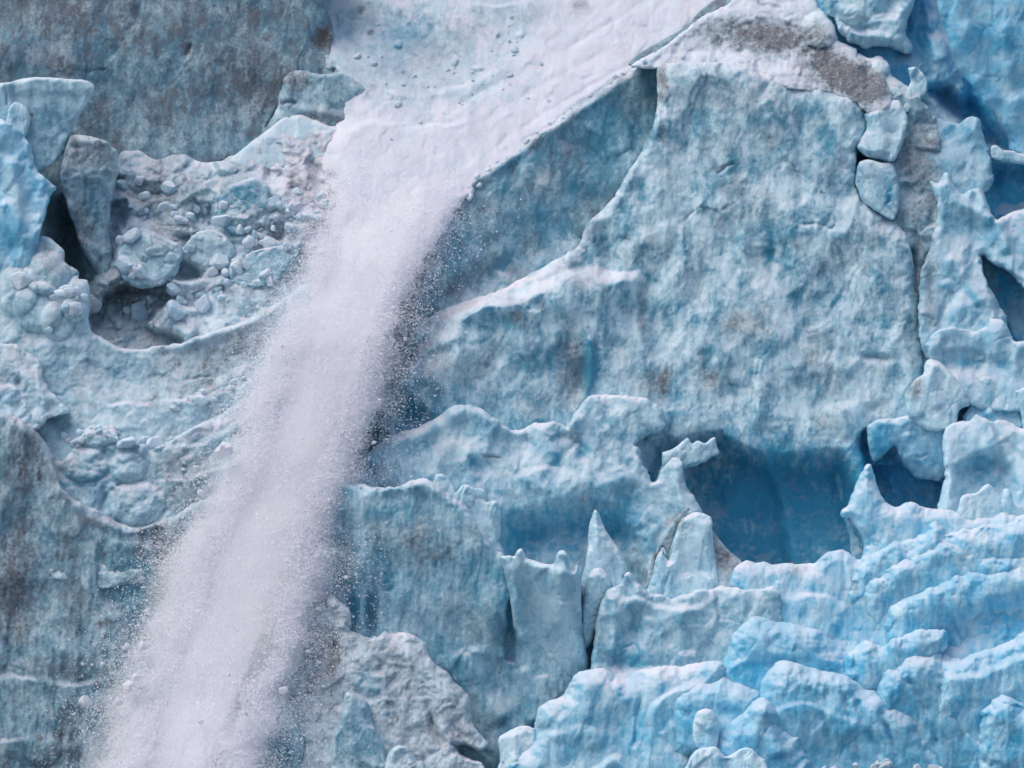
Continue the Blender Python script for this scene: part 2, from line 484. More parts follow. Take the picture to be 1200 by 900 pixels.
# --- snow chute at the top
mass("snow_slope", "steep white snow chute above the avalanche", "snow slope",
     [(355, -70), (930, -70), (930, 40), (800, 110), (740, 110), (650, 165), (575, 212), (535, 250), (508, 290), (485, 312), (440, 305), (408, 270), (390, 225), (374, 185), (395, 140), (400, 90), (372, 60)],
     40, 1.1, 'snow', amp=.4, R=16, rd=16, deep=.4, dv=.4, dirt=.02, dirtv=.08, snow=.85, cap=1, kind="structure", edge=6,
     patches=[('snow', 480, 55, 120, 70, 15, -.75), ('snow', 590, 10, 60, 30, 0, -.4), ('snow', 440, 60, 60, 60, 0, -.4), ('dirt', 480, 90, 90, 30, -10, .12), ('deep', 450, 40, 60, 40, 0, .2), ('deep', 480, 60, 80, 50, 0, .15), ('dirt', 420, 20, 30, 30, 30, .2), ('dirt', 530, 45, 80, 28, -25, .22), ('dirt', 640, 15, 50, 12, -10, .14), ('dirt', 680, 5, 12, 8, 0, .4),  # wide patches paint the basin's blue-grey shading; the small ones are debris
              ('dirt', 434, 38, 4, 4, 0, .7), ('dirt', 423, 12, 5, 5, 0, .6), ('dirt', 469, 17, 4, 6, 0, .6), ('dirt', 600, 21, 4, 3, 0, .6)],
     feats=[('ridge', [(410, 120), (372, 165), (384, 215), (405, 260), (440, 300), (480, 310)], 16, -26), ('ridge', [(400, 30), (430, 90), (480, 140), (520, 140)], 10, -6), ('step', [(450, 100), (480, 108), (540, 100), (600, 70)], 8, 20, 6),
            ('step', [(545, 3), (580, 6), (625, 0)], 6, 10, 4), ('hump', 480, 60, 70, 45, 20, -16), ('hump', 410, 20, 20, 30, 0, -8),
            ('crack', [(845, 10), (720, 85), (610, 150), (560, 190)], 5, 2.2), ('crack', [(800, 5), (690, 70), (600, 120), (540, 165)], 8, 2), ('crack', [(760, 0), (660, 60), (560, 110), (480, 160)], 7, 2), ('step', [(820, 30), (740, 80), (650, 142), (600, 170)], 3, 14, 5), ('bump', 467, 52, 5, 5, 0, 4), ('bump', 533, 72, 4, 6, 30, 4), ('bump', 560, 80, 8, 3, 0, 3), ('bump', 610, 40, 6, 4, -20, 3),
            ('step', [(395, 155), (440, 140), (500, 146), (560, 135)], 7, 25, 6), ('crack', [(470, 148), (490, 147), (510, 148)], 3, 3)])
mass("snow_drift", "smooth bluish snow drift heaped against the foot of the grey cliff", "snow drift",
     [(262, 190), (280, 178), (293, 167), (317, 150), (333, 137), (350, 133), (367, 139), (385, 147), (415, 150), (395, 185), (300, 200)],
     52, .8, 'smooth', R=12, deep=.3, dv=.1, dirt=.0, dirtv=.03, cap=1, edge=.5, snow=.25)
mass("ice_gully", "grey ice gully behind the falling powder", "ice gully",
     [(330, 330), (420, 290), (540, 250), (600, 420), (560, 640), (250, 720), (230, 600)], 34, .6, 'wall', deep=.5, dirt=.15, dirtv=.4, kind="structure", res=2.5)
# --- left: snow shelf with rubble
mass("snow_shelf", "jumbled snow shelf littered with ice blocks left of the avalanche", "snow shelf",
     [(40, 230), (128, 192), (140, 180), (150, 177), (167, 178), (183, 188), (200, 183), (217, 182), (233, 190), (250, 190), (267, 185), (280, 180), (300, 173), (320, 160), (340, 153), (367, 153),
      (400, 150), (450, 140), (500, 170), (460, 260), (420, 340), (340, 400), (240, 450), (110, 460), (30, 420)],
     18, .85, 'rubble', R=10, deep=.3, dv=.3, dirt=.16, dirtv=.35, snow=.12, cap=1, kind="structure", amp=1.15,
     patches=[('dirt', 190, 230, 60, 35, 0, .3), ('dirt', 215, 265, 20, 14, 0, .35), ('dirt', 160, 350, 50, 50, 0, .45), ('dirt', 90, 300, 30, 80, 0, .4), ('snow', 370, 210, 80, 80, 0, .9),  # dirt and snow; the tall far-left patch paints the cavity's shade
              ('snow', 260, 330, 60, 30, -20, .4), ('snow', 350, 290, 60, 30, -30, .4), ('deep', 285, 235, 32, 30, 0, .35), ('snow', 285, 235, 30, 30, 0, -.3), ('deep', 320, 315, 35, 18, -20, .3), ('snow', 320, 315, 35, 16, -20, -.4), ('rust', 215, 265, 25, 14, 0, .6), ('rust', 310, 278, 20, 8, 0, .5)],
     feats=[('area', [(203, 298), (222, 308), (240, 326), (212, 332), (200, 318)], -30, 7), ('area', [(128, 236), (152, 232), (148, 268), (130, 274)], -30, 8), ('area', [(314, 254), (338, 262), (332, 284), (314, 282)], -22, 7), ('area', [(225, 232), (248, 240), (252, 268), (228, 262)], -22, 8), ('hump', 85, 300, 30, 90, 8, -75), ('hump', 160, 375, 60, 40, -10, -25), ('area', [(55, 240), (75, 225), (95, 260), (100, 330), (108, 400), (60, 380), (48, 300)], -40, 14),
            ('area', [(105, 350), (150, 330), (200, 330), (212, 345), (175, 380), (215, 395), (215, 440), (100, 440)], -46, 8),
            ('step', [(130, 265), (160, 258), (200, 285), (230, 290)], 18, 30, 8), ('step', [(225, 315), (250, 290), (290, 300), (320, 280)], 10, 25, 8),
            ('step', [(300, 215), (330, 205), (350, 235), (370, 240)], 9, 22, 7), ('bump', 285, 238, 32, 34, -20, 20), ('bump', 333, 232, 22, 16, 25, 12), ('bump', 205, 285, 48, 20, 5, 14),
            ('bump', 178, 205, 40, 22, 0, 10), ('bump', 240, 215, 30, 24, 0, 8), ('bump', 320, 312, 36, 17, -20, 12), ('bump', 365, 255, 18, 10, -15, 9), ('step', [(195, 330), (240, 322), (290, 326), (330, 310)], 10, 16, 6), ('bump', 215, 335, 25, 11, -8, 10)])
for lb, pl, off_, dp, sn in [
        ("big grey-blue ice block with a snowy top in the middle left of the snow shelf", [(137, 292), (150, 273), (175, 269), (200, 282), (215, 292), (211, 311), (197, 331), (165, 337), (140, 322)], 4, .45, .1),
        ("blue-green ice block high on the snow shelf right of the dirty patch", [(254, 247), (261, 222), (284, 211), (305, 209), (316, 224), (312, 246), (301, 263), (285, 279), (267, 271), (256, 259)], 18, .6, .0),
        ("pale lumpy ice block below the blue-green block on the snow shelf", [(217, 286), (231, 272), (250, 269), (268, 279), (276, 295), (263, 309), (235, 312), (219, 303)], 7, .35, .2),
        ("slanting blue ice slab lying on the snow shelf next to the avalanche", [(266, 314), (285, 300), (310, 291), (335, 287), (353, 284), (346, 305), (326, 326), (300, 338), (279, 335), (269, 325)], 2, .55, .05),
        ("upper of two knobbly ice blocks on the bumpy ridge at left", [(48, 332), (57, 315), (72, 307), (88, 316), (93, 330), (86, 351), (70, 364), (54, 354)], -34, .4, .1),
        ("lower of two knobbly ice blocks on the bumpy ridge at left", [(82, 347), (92, 330), (102, 330), (106, 348), (104, 373), (96, 388), (83, 378)], -36, .45, .1)]:
    mass("ice_block", lb, "ice block", pl, off_, .5, 'rubble', R=8, rd=16, deep=dp, dirt=.08, dirtv=.25, snow=sn, cap=1, edge=1.5, res=1.2, amp=.5, thick=30)
mass("ice_pillar", "dirty ice pillar capped with grey snow left of the snow shelf", "ice pillar",
     [(80, 164), (87, 158), (110, 160), (127, 167), (138, 180), (137, 207), (131, 233), (128, 267), (132, 300), (120, 330), (100, 300), (85, 260), (72, 215), (72, 193), (78, 173)],
     -5, -.1, 'rubble', R=14, rd=24, deep=.35, dirt=.25, dirtv=.45, cap=.9, amp=.6, snow=.15,
     patches=[('dirt', 85, 185, 14, 30, 0, .4), ('deep', 115, 235, 15, 30, 0, .3), ('snow', 105, 175, 28, 16, 0, .3), ('snow', 115, 235, 15, 25, 0, -.3), ('dirt', 90, 280, 16, 50, 0, .4)],  # dirt, blue ice and snow; the lowest dark patch paints in shade
     feats=[('crack', [(100, 205), (101, 225), (97, 245)], 4, 8), ('step', [(72, 200), (95, 208), (120, 214), (136, 212)], -8, 30, 6), ('crack', [(135, 190), (135, 215), (133, 235)], 3, 8)])
mass("ice_slab", "pale flat-topped overhanging ice slab at the left edge", "ice slab",
     [(-80, 105), (-20, 98), (7, 97), (33, 91), (60, 91), (83, 93), (103, 95), (111, 102), (106, 112), (100, 123), (87, 147), (78, 168), (73, 181), (50, 201), (38, 205), (-80, 215)],
     -20, .1, 'smooth', R=10, rd=16, deep=.3, dv=.35, dirt=.03, dirtv=.12, cap=.9, edge=.8, thick=90,
     patches=[('dirt', 37, 134, 3, 4, 0, .8), ('dirt', 62, 170, 5, 5, 0, .5), ('deep', 55, 160, 40, 30, 0, .2)], feats=[('crack', [(6, 96), (7, 108), (6, 125)], 2.5, 8), ('step', [(8, 112), (50, 106), (100, 110)], -4, 60, 5)])
mass("ice_lump", "small egg-shaped ice lump between the flat-topped slab and the blue column", "ice lump",
     [(8, 138), (11, 126), (17, 120), (24, 121), (32, 127), (36, 138), (34, 150), (28, 162), (14, 165), (5, 150)],
     -32, .3, 'smooth', R=10, deep=.3, dirt=.0, dirtv=.05, cap=1, edge=.6, thick=30, res=1.0)
mass("ice_column", "bright blue ice column at the left edge below the slab", "ice column",
     [(-80, 120), (-20, 132), (0, 139), (13, 146), (27, 158), (36, 171), (40, 187), (46, 202), (65, 218), (60, 228), (56, 240), (50, 260), (45, 280), (40, 320), (20, 400), (-80, 400)],
     -48, .3, 'blue', R=16, rd=26, deep=.5, dv=.3, dirt=.0, dirtv=.05, cap=.9, azure=.85, thick=90,
     feats=[('step', [(-10, 240), (10, 235), (30, 250), (48, 246)], 10, 30, 7), ('step', [(-20, 175), (5, 180), (30, 195)], 8, 25, 7), ('ridge', [(12, 180), (18, 230), (25, 290)], 9, 8), ('hump', 5, 260, 20, 20, 0, 8)])
mass("ice_ridge", "bumpy ice ridge and scalloped bowl left of the avalanche", "ice ridge",
     [(-80, 290), (20, 300), (45, 278), (55, 278), (63, 283), (75, 294), (76, 306), (90, 316), (92, 327), (102, 330), (105, 347), (103, 373), (110, 390), (127, 400), (143, 408), (167, 409), (187, 405), (213, 402),
      (233, 393), (267, 383), (293, 373), (323, 358), (350, 340), (385, 330), (380, 420), (310, 500), (250, 600), (200, 660), (-80, 660)],
     -42, .5, 'snow', R=10, deep=.24, dv=.3, dirt=.10, dirtv=.3, snow=.0, cap=1, kind="structure", amp=.6,
     patches=[('dirt', 250, 430, 45, 28, -25, .35), ('dirt', 290, 400, 30, 16, -25, .3), ('dirt', 230, 455, 30, 12, 0, .25), ('snow', 270, 392, 70, 10, -22, .5), ('deep', 70, 450, 20, 40, 0, .3), ('deep', 140, 440, 60, 30, 0, .2), ('dirt', 210, 427, 3, 6, 0, .6)],
     feats=[('bump', 55, 320, 28, 26, 0, 16), ('bump', 90, 350, 17, 28, 10, 16), ('bump', 45, 360, 30, 30, 0, 12), ('bump', 20, 340, 25, 30, 0, 10), ('bump', 68, 375, 20, 24, 0, 10), ('step', [(10, 385), (40, 400), (80, 395), (110, 400)], 6, 20, 8),
            ('hump', 170, 430, 90, 36, 0, -14), ('step', [(120, 475), (170, 470), (220, 465), (250, 450), (290, 420)], 12, 24, 6), ('ridge', [(200, 405), (240, 396), (290, 378), (330, 358)], 6, 8),
            ('step', [(213, 470), (240, 466), (270, 452), (300, 440)], 10, 14, 5), ('crack', [(215, 445), (235, 442), (250, 440)], 3, 5)])
mass("snow_spur", "grey-white snow spur at the left edge above the dirty wall", "snow spur",
     [(-80, 385), (-20, 398), (0, 402), (20, 405), (33, 413), (48, 425), (50, 443), (60, 457), (72, 470), (81, 481), (72, 487), (55, 490), (40, 505), (-80, 560)],
     -62, .7, 'snow', R=10, deep=.3, dirt=.08, dirtv=.25, snow=.1, cap=1,
     feats=[('ridge', [(0, 415), (30, 440), (60, 478)], 9, 8), ('step', [(-10, 450), (20, 455), (40, 480)], 8, 18, 6), ('crack', [(20, 440), (25, 465), (40, 485)], 5, 8)], patches=[('deep', 10, 460, 20, 20, 0, .3)])
mass("rubble_ledge", "lower ice ledge with a rubble rim above the dirty wall", "ice ledge",
     [(20, 520), (50, 528), (66, 541), (83, 531), (88, 515), (98, 505), (110, 500), (133, 500), (139, 514), (147, 520), (170, 520), (176, 526), (195, 519), (215, 508), (233, 497), (260, 484), (290, 464), (330, 440), (340, 540), (250, 660), (60, 680)],
     -60, .55, 'snow', R=9, deep=.34, dv=.3, dirt=.10, dirtv=.25, snow=.02, cap=1, kind="structure",
     patches=[('snow', 250, 497, 50, 9, -28, .7), ('dirt', 215, 545, 45, 20, -8, .4), ('dirt', 225, 580, 40, 24, -10, .5), ('deep', 110, 560, 40, 30, 0, .3), ('dirt', 75, 545, 20, 10, 0, .3)],
     feats=[('bump', 150, 517, 16, 9, 0, 9), ('bump', 183, 518, 12, 10, 0, 10), ('bump', 115, 512, 25, 11, -5, 10), ('step', [(183, 565), (210, 560), (240, 555), (270, 540)], 10, 20, 5),
            ('bump', 150, 548, 22, 18, 0, 10), ('bump', 100, 545, 28, 20, 0, 8), ('bump', 160, 590, 34, 26, 0, 12), ('step', [(185, 530), (220, 518), (260, 505), (300, 480)], 8, 12, 6), ('crack', [(125, 575), (120, 590), (118, 605)], 5, 12)])
mass("ice_wall", "tall streaked grey ice wall at lower left beside the avalanche", "ice wall",
     [(-80, 470), (-20, 478), (0, 484), (17, 488), (40, 503), (57, 527), (67, 553), (73, 571), (90, 587), (103, 594), (120, 600), (135, 611), (150, 616), (167, 617), (190, 610), (210, 602), (240, 585), (330, 570), (350, 700), (350, 980), (-80, 980)],
     -62, .2, 'wall', R=12, rd=16, deep=.42, dv=.5, dirt=.28, dirtv=.32, cap=.8, kind="structure", streak=1.8, amp=.9,
     patches=[('dirt', 20, 640, 26, 110, 0, .35), ('dirt', 15, 700, 22, 60, 0, .25), ('rust', 18, 690, 24, 70, 0, .25), ('snow', 150, 611, 80, 8, 3, .8), ('snow', 60, 545, 16, 60, -25, .3), ('dirt', 35, 530, 40, 40, 0, .15), ('dirt', 195, 640, 18, 40, 5, .4), ('dirt', 68, 652, 3.5, 7, 0, 1), ('dirt', 46, 556, 3, 7, 0, .9), ('dirt', 29, 570, 8, 40, 0, .3),
              ('deep', 150, 680, 50, 60, 0, .25), ('dirt', 70, 785, 70, 14, 5, .3), ('dirt', 122, 730, 12, 5, -10, .5), ('dirt', 70, 860, 8, 8, 0, .5), ('dirt', 46, 865, 4, 5, 0, .7), ('dirt', 60, 890, 90, 24, 0, .15), ('dirt', 122, 650, 3, 4, 0, .6)],
     feats=[('ridge', [(0, 492), (35, 510), (60, 550), (95, 598), (150, 622), (200, 608)], 6, 6), ('step', [(-30, 795), (30, 790), (80, 800), (130, 790)], 8, 30, 10), ('step', [(-30, 870), (40, 862), (100, 870)], 6, 25, 8)])

# --- upper right: blue wall and seracs
mass("ice_wall", "bright blue fluted ice wall along the right edge", "ice wall",
     [(930, -70), (1280, -70), (1280, 660), (1000, 660), (1000, 300), (985, 120), (950, 40)],
     42, .45, 'blue', R=10, deep=.62, dv=.4, dirt=.01, dirtv=.06, cap=.8, azure=.9, kind="structure", amp=1.2,
     patches=[('dirt', 1075, 180, 22, 60, -5, .45), ('dirt', 1085, 240, 20, 50, 5, .35), ('dirt', 1078, 300, 16, 70, 3, .4), ('rust', 1078, 230, 16, 100, 0, .35), ('azure', 1080, 230, 40, 140, 0, -.5), ('deep', 1080, 190, 40, 90, 0, -.25),
              ('rust', 1155, 10, 8, 14, 0, .4), ('dirt', 1155, 12, 8, 16, 0, .2), ('deep', 1150, 120, 30, 40, 0, .3), ('deep', 1175, 230, 40, 30, 0, .3), ('azure', 1190, 240, 60, 60, 0, .4)],
     feats=[('area', [(1085, 105), (1110, 95), (1125, 110), (1150, 120), (1190, 178), (1160, 180), (1140, 160), (1110, 140)], -60, 16), ('area', [(1140, 195), (1200, 190), (1260, 200), (1260, 245), (1178, 250), (1165, 252), (1155, 225)], -30, 14),
            ('ridge', [(1090, 30), (1075, 60), (1090, 95)], 10, -14), ('step', [(1070, 40), (1085, 35), (1105, 45), (1115, 70)], 14, 40, 8), ('ridge', [(1060, -20), (1062, 30), (1058, 75)], 10, -18),
            ('hump', 1100, 70, 22, 26, 0, 16), ('hump', 1110, 180, 40, 34, 0, 18), ('hump', 1078, 280, 14, 60, 2, -10), ('hump', 1070, 380, 10, 50, 0, -16), ('ridge', [(1085, 140), (1085, 230), (1090, 300)], 14, 8)])
mass("ice_lump", "pale rounded ice lump overhanging a dark gap at the top right of the snow cap", "ice lump",
     [(955, -70), (1085, -70), (1075, -5), (1064, 20), (1062, 40), (1070, 55), (1064, 62), (1045, 57), (1030, 54), (1015, 58), (996, 49), (985, 38), (978, 20), (965, 8)],
     -5, .35, 'snow', R=18, rd=34, deep=.35, dirt=.02, dirtv=.1, cap=.8, azure=.3, thick=40,
     feats=[('step', [(975, 20), (1000, 32), (1030, 38), (1060, 45)], 12, 22, 8), ('bump', 1040, 35, 26, 20, 0, 10), ('bump', 1010, 10, 30, 22, 0, 10), ('hump', 1040, 8, 10, 14, 30, -12)])
mass("ice_block", "small snow-topped ice block wedged under the pale lump, above the dirty snow cap", "ice block",
     [(1000, 75), (1005, 62), (1018, 68), (1030, 66), (1042, 75), (1048, 90), (1068, 105), (1072, 128), (1050, 130), (1020, 115), (1005, 95)],
     -6, .7, 'snow', R=8, deep=.3, dirt=.04, dirtv=.2, cap=1, azure=.2, thick=40, res=1.2, feats=[('step', [(1010, 95), (1030, 92), (1050, 100), (1062, 112)], 8, 16, 5), ('bump', 1030, 80, 14, 10, 0, 8)])
mass("ice_band", "dirty grey-brown band of crumbled ice between the big blue face and the bright blue wall", "ice band",
     [(1030, 120), (1062, 108), (1082, 118), (1098, 142), (1104, 175), (1106, 205), (1100, 240), (1104, 290), (1100, 340), (1096, 400), (1098, 440), (1060, 450), (1044, 330), (1026, 250), (1022, 180)],
     -5, .45, 'rubble', R=6, deep=.4, dirt=.22, dirtv=.4, cap=.9, amp=.6, thick=80, kind="structure",
     patches=[('dirt', 1078, 185, 26, 60, 0, .35), ('dirt', 1080, 330, 12, 60, 0, .5), ('rust', 1080, 240, 30, 90, 0, .5), ('deep', 1072, 320, 7, 50, 0, .4), ('dirt', 1088, 370, 8, 8, 0, .4)],
     feats=[('crack', [(1068, 285), (1070, 330), (1076, 380)], 7, 12), ('hump', 1075, 255, 16, 20, 0, 8)])
mass("ice_fang", "small white ice fang standing upright in front of the blue wall at upper right", "ice fang",
     [(1064, 80), (1072, 79), (1080, 84), (1087, 97), (1085, 110), (1076, 116), (1066, 116), (1064, 105), (1067, 95)],
     -16, .3, 'smooth', R=8, deep=.25, dirt=0, dirtv=.02, cap=1, edge=.8, azure=.3, thick=40, res=1.0)
mass("ice_curtain", "smooth blue ice curtain hanging over a dark cave at the right edge", "ice curtain",
     [(1105, 30), (1119, 73), (1127, 88), (1147, 109), (1154, 121), (1167, 138), (1175, 152), (1183, 166), (1190, 180), (1280, 190), (1280, -70), (1100, -70), (1098, 0)],
     -18, .1, 'blue', R=14, rd=26, deep=.55, dv=.3, dirt=0, dirtv=.04, cap=.6, azure=1, amp=.7, edge=1.0, thick=30, streak=.8,
     feats=[('ridge', [(1175, 20), (1180, 80), (1190, 160)], 10, 8), ('ridge', [(1130, 20), (1140, 70), (1165, 125)], 12, 7), ('hump', 1155, 70, 14, 50, -10, -9), ('hump', 1210, 90, 20, 60, 0, 8)])
mass("ice_block", "blunt blue ice block standing in the mouth of the dark cave at upper right", "ice block",
     [(1060, 215), (1075, 160), (1095, 140), (1110, 143), (1123, 145), (1132, 139), (1141, 136), (1148, 140), (1152, 153), (1158, 175), (1164, 205), (1158, 222), (1120, 235), (1085, 230)],
     -4, .55, 'blue', R=14, deep=.5, dv=.3, dirt=.05, dirtv=.15, cap=.8, azure=.6, thick=40, amp=.7, patches=[('dirt', 1078, 190, 16, 40, 0, .4), ('azure', 1075, 190, 20, 40, 0, -.5)],
     feats=[('hump', 1140, 150, 12, 14, 0, 9), ('hump', 1110, 190, 24, 20, 0, 6)])
mass("ice_wedge", "little pale ice wedge below the hanging curtain at the right edge", "ice wedge",
     [(1162, 172), (1168, 170), (1176, 176), (1188, 177), (1200, 180), (1280, 182), (1280, 200), (1200, 192), (1175, 188), (1162, 184)],
     -22, .4, 'smooth', R=6, deep=.3, dirt=.02, cap=1, edge=1, azure=.5, thick=30, res=1.0)
mass("ice_pinnacle", "two-horned blue and white ice pinnacle near the right edge", "ice pinnacle",
     [(1088, 210), (1099, 214), (1106, 203), (1112, 203), (1117, 216), (1127, 226), (1138, 222), (1147, 220), (1154, 227), (1158, 240), (1163, 251), (1169, 257), (1178, 252), (1200, 245), (1280, 240), (1280, 330), (1215, 345),
      (1185, 320), (1165, 310), (1150, 300), (1156, 330), (1165, 345), (1174, 362), (1181, 378), (1170, 420), (1085, 420), (1078, 330), (1090, 290), (1099, 250), (1096, 232)],
     -22, .5, 'blue', R=12, rd=22, deep=.45, dv=.3, dirt=.02, dirtv=.08, cap=1, azure=.5, thick=60, amp=.9,
     patches=[('dirt', 1088, 330, 12, 70, 0, .4), ('rust', 1090, 340, 12, 60, 0, .3), ('azure', 1088, 340, 18, 80, 0, -.4)],
     feats=[('ridge', [(1108, 208), (1120, 235), (1140, 245), (1165, 262)], 7, 9), ('ridge', [(1150, 225), (1158, 250), (1172, 262), (1180, 300)], 7, 9), ('step', [(1097, 335), (1112, 327), (1125, 337), (1138, 353), (1152, 367)], 9, 24, 6), ('hump', 1130, 270, 24, 30, 0, -10),
            ('ridge', [(1108, 300), (1130, 320), (1150, 360)], 8, 8)])
mass("ice_shelf", "pale blue ice shelf with two bumps near the right edge", "ice shelf",
     [(1085, 405), (1090, 396), (1098, 390), (1108, 384), (1117, 382), (1128, 385), (1145, 388), (1157, 380), (1161, 375), (1169, 373), (1180, 380), (1185, 396), (1200, 401), (1280, 398), (1280, 470), (1150, 480), (1100, 440)],
     -34, .5, 'blue', R=10, deep=.45, dirt=.02, dirtv=.08, cap=1, azure=.5, thick=50, amp=.8,
     feats=[('hump', 1170, 395, 12, 20, 0, 10), ('step', [(1095, 410), (1130, 405), (1160, 415), (1190, 420)], -8, 24, 8), ('hump', 1130, 430, 30, 12, 0, -8)])
# --- snow cap behind the summit of the big face
mass("snow_cap", "snow-covered summit cap with dirty grey patches above the big blue face", "snow cap",
     [(738, 78), (752, 68), (775, 57), (800, 37), (830, 16), (862, -4), (880, -70), (955, -70), (957, 0), (966, 14), (975, 26), (985, 48), (1003, 58), (1004, 68), (1020, 72), (1034, 85), (1043, 105), (1044, 125), (1018, 132), (990, 114), (900, 100), (800, 84)],
     -6, 1.0, 'snow', R=8, deep=.2, dirt=.04, dirtv=.12, snow=.7, cap=1, kind="structure",
     patches=[('dirt', 892, 42, 70, 24, 6, 1.1), ('snow', 892, 42, 70, 24, 6, -.8), ('dirt', 990, 88, 62, 26, 18, 1.1), ('snow', 990, 85, 55, 24, 15, -.5), ('dirt', 1015, 110, 24, 24, 30, .6), ('snow', 1015, 110, 24, 24, 30, -.5), ('rust', 940, 60, 120, 50, 10, .25), ('dirt', 937, 87, 4, 4, 0, .9), ('dirt', 988, 68, 4, 3, 0, .8)],
     feats=[('step', [(780, 62), (840, 60), (880, 66), (905, 80), (960, 84)], 10, 30, 6), ('bump', 960, 35, 22, 22, 0, 14), ('step', [(845, 45), (870, 25), (910, 22), (940, 32)], -6, 30, 6), ('ridge', [(752, 70), (800, 40), (850, 6)], 7, 5)])
mass("snow_lip", "dark grey ice lip between the snow chute and the summit cap", "snow lip",
     [(736, 76), (745, 66), (770, 50), (800, 33), (815, 18), (830, 4), (850, -10), (890, -70), (905, -60), (870, 0), (835, 20), (805, 42), (775, 62), (750, 76)],
     14, .9, 'snow', R=5, deep=.6, dirt=.6, dirtv=.3, cap=.2, edge=.8, thick=40, res=1.2, amp=.6)
# --- the big face: recessed left panel, then the main panel
mass("ice_face", "recessed grey-blue ice face right of the avalanche under the snow edge", "ice face",
     [(470, 430), (488, 350), (503, 295), (515, 258), (535, 232), (560, 208), (600, 180), (640, 151), (700, 108), (740, 84), (770, 70), (820, 66), (820, 300), (700, 420), (520, 460)],
     30, .4, 'face', slopex=.22, R=9, rd=14, deep=.6, dv=.4, dirt=.12, dirtv=.38, cap=1, kind="structure", amp=.85, edge=3.0, streak=.8,
     patches=[('dirt', 640, 215, 60, 24, -20, .28), ('dirt', 550, 245, 40, 14, 10, .2), ('dirt', 560, 320, 60, 16, -30, .35), ('dirt', 646, 180, 3, 8, 0, .7), ('dirt', 720, 245, 14, 8, 0, .4), ('rust', 640, 250, 90, 40, 0, .2), ('snow', 660, 140, 140, 6, -36, .6), ('deep', 700, 150, 60, 40, -30, .2)],
     feats=[('ridge', [(560, 214), (640, 156), (740, 90)], 6, 6), ('hump', 560, 330, 90, 20, -30, -16)])
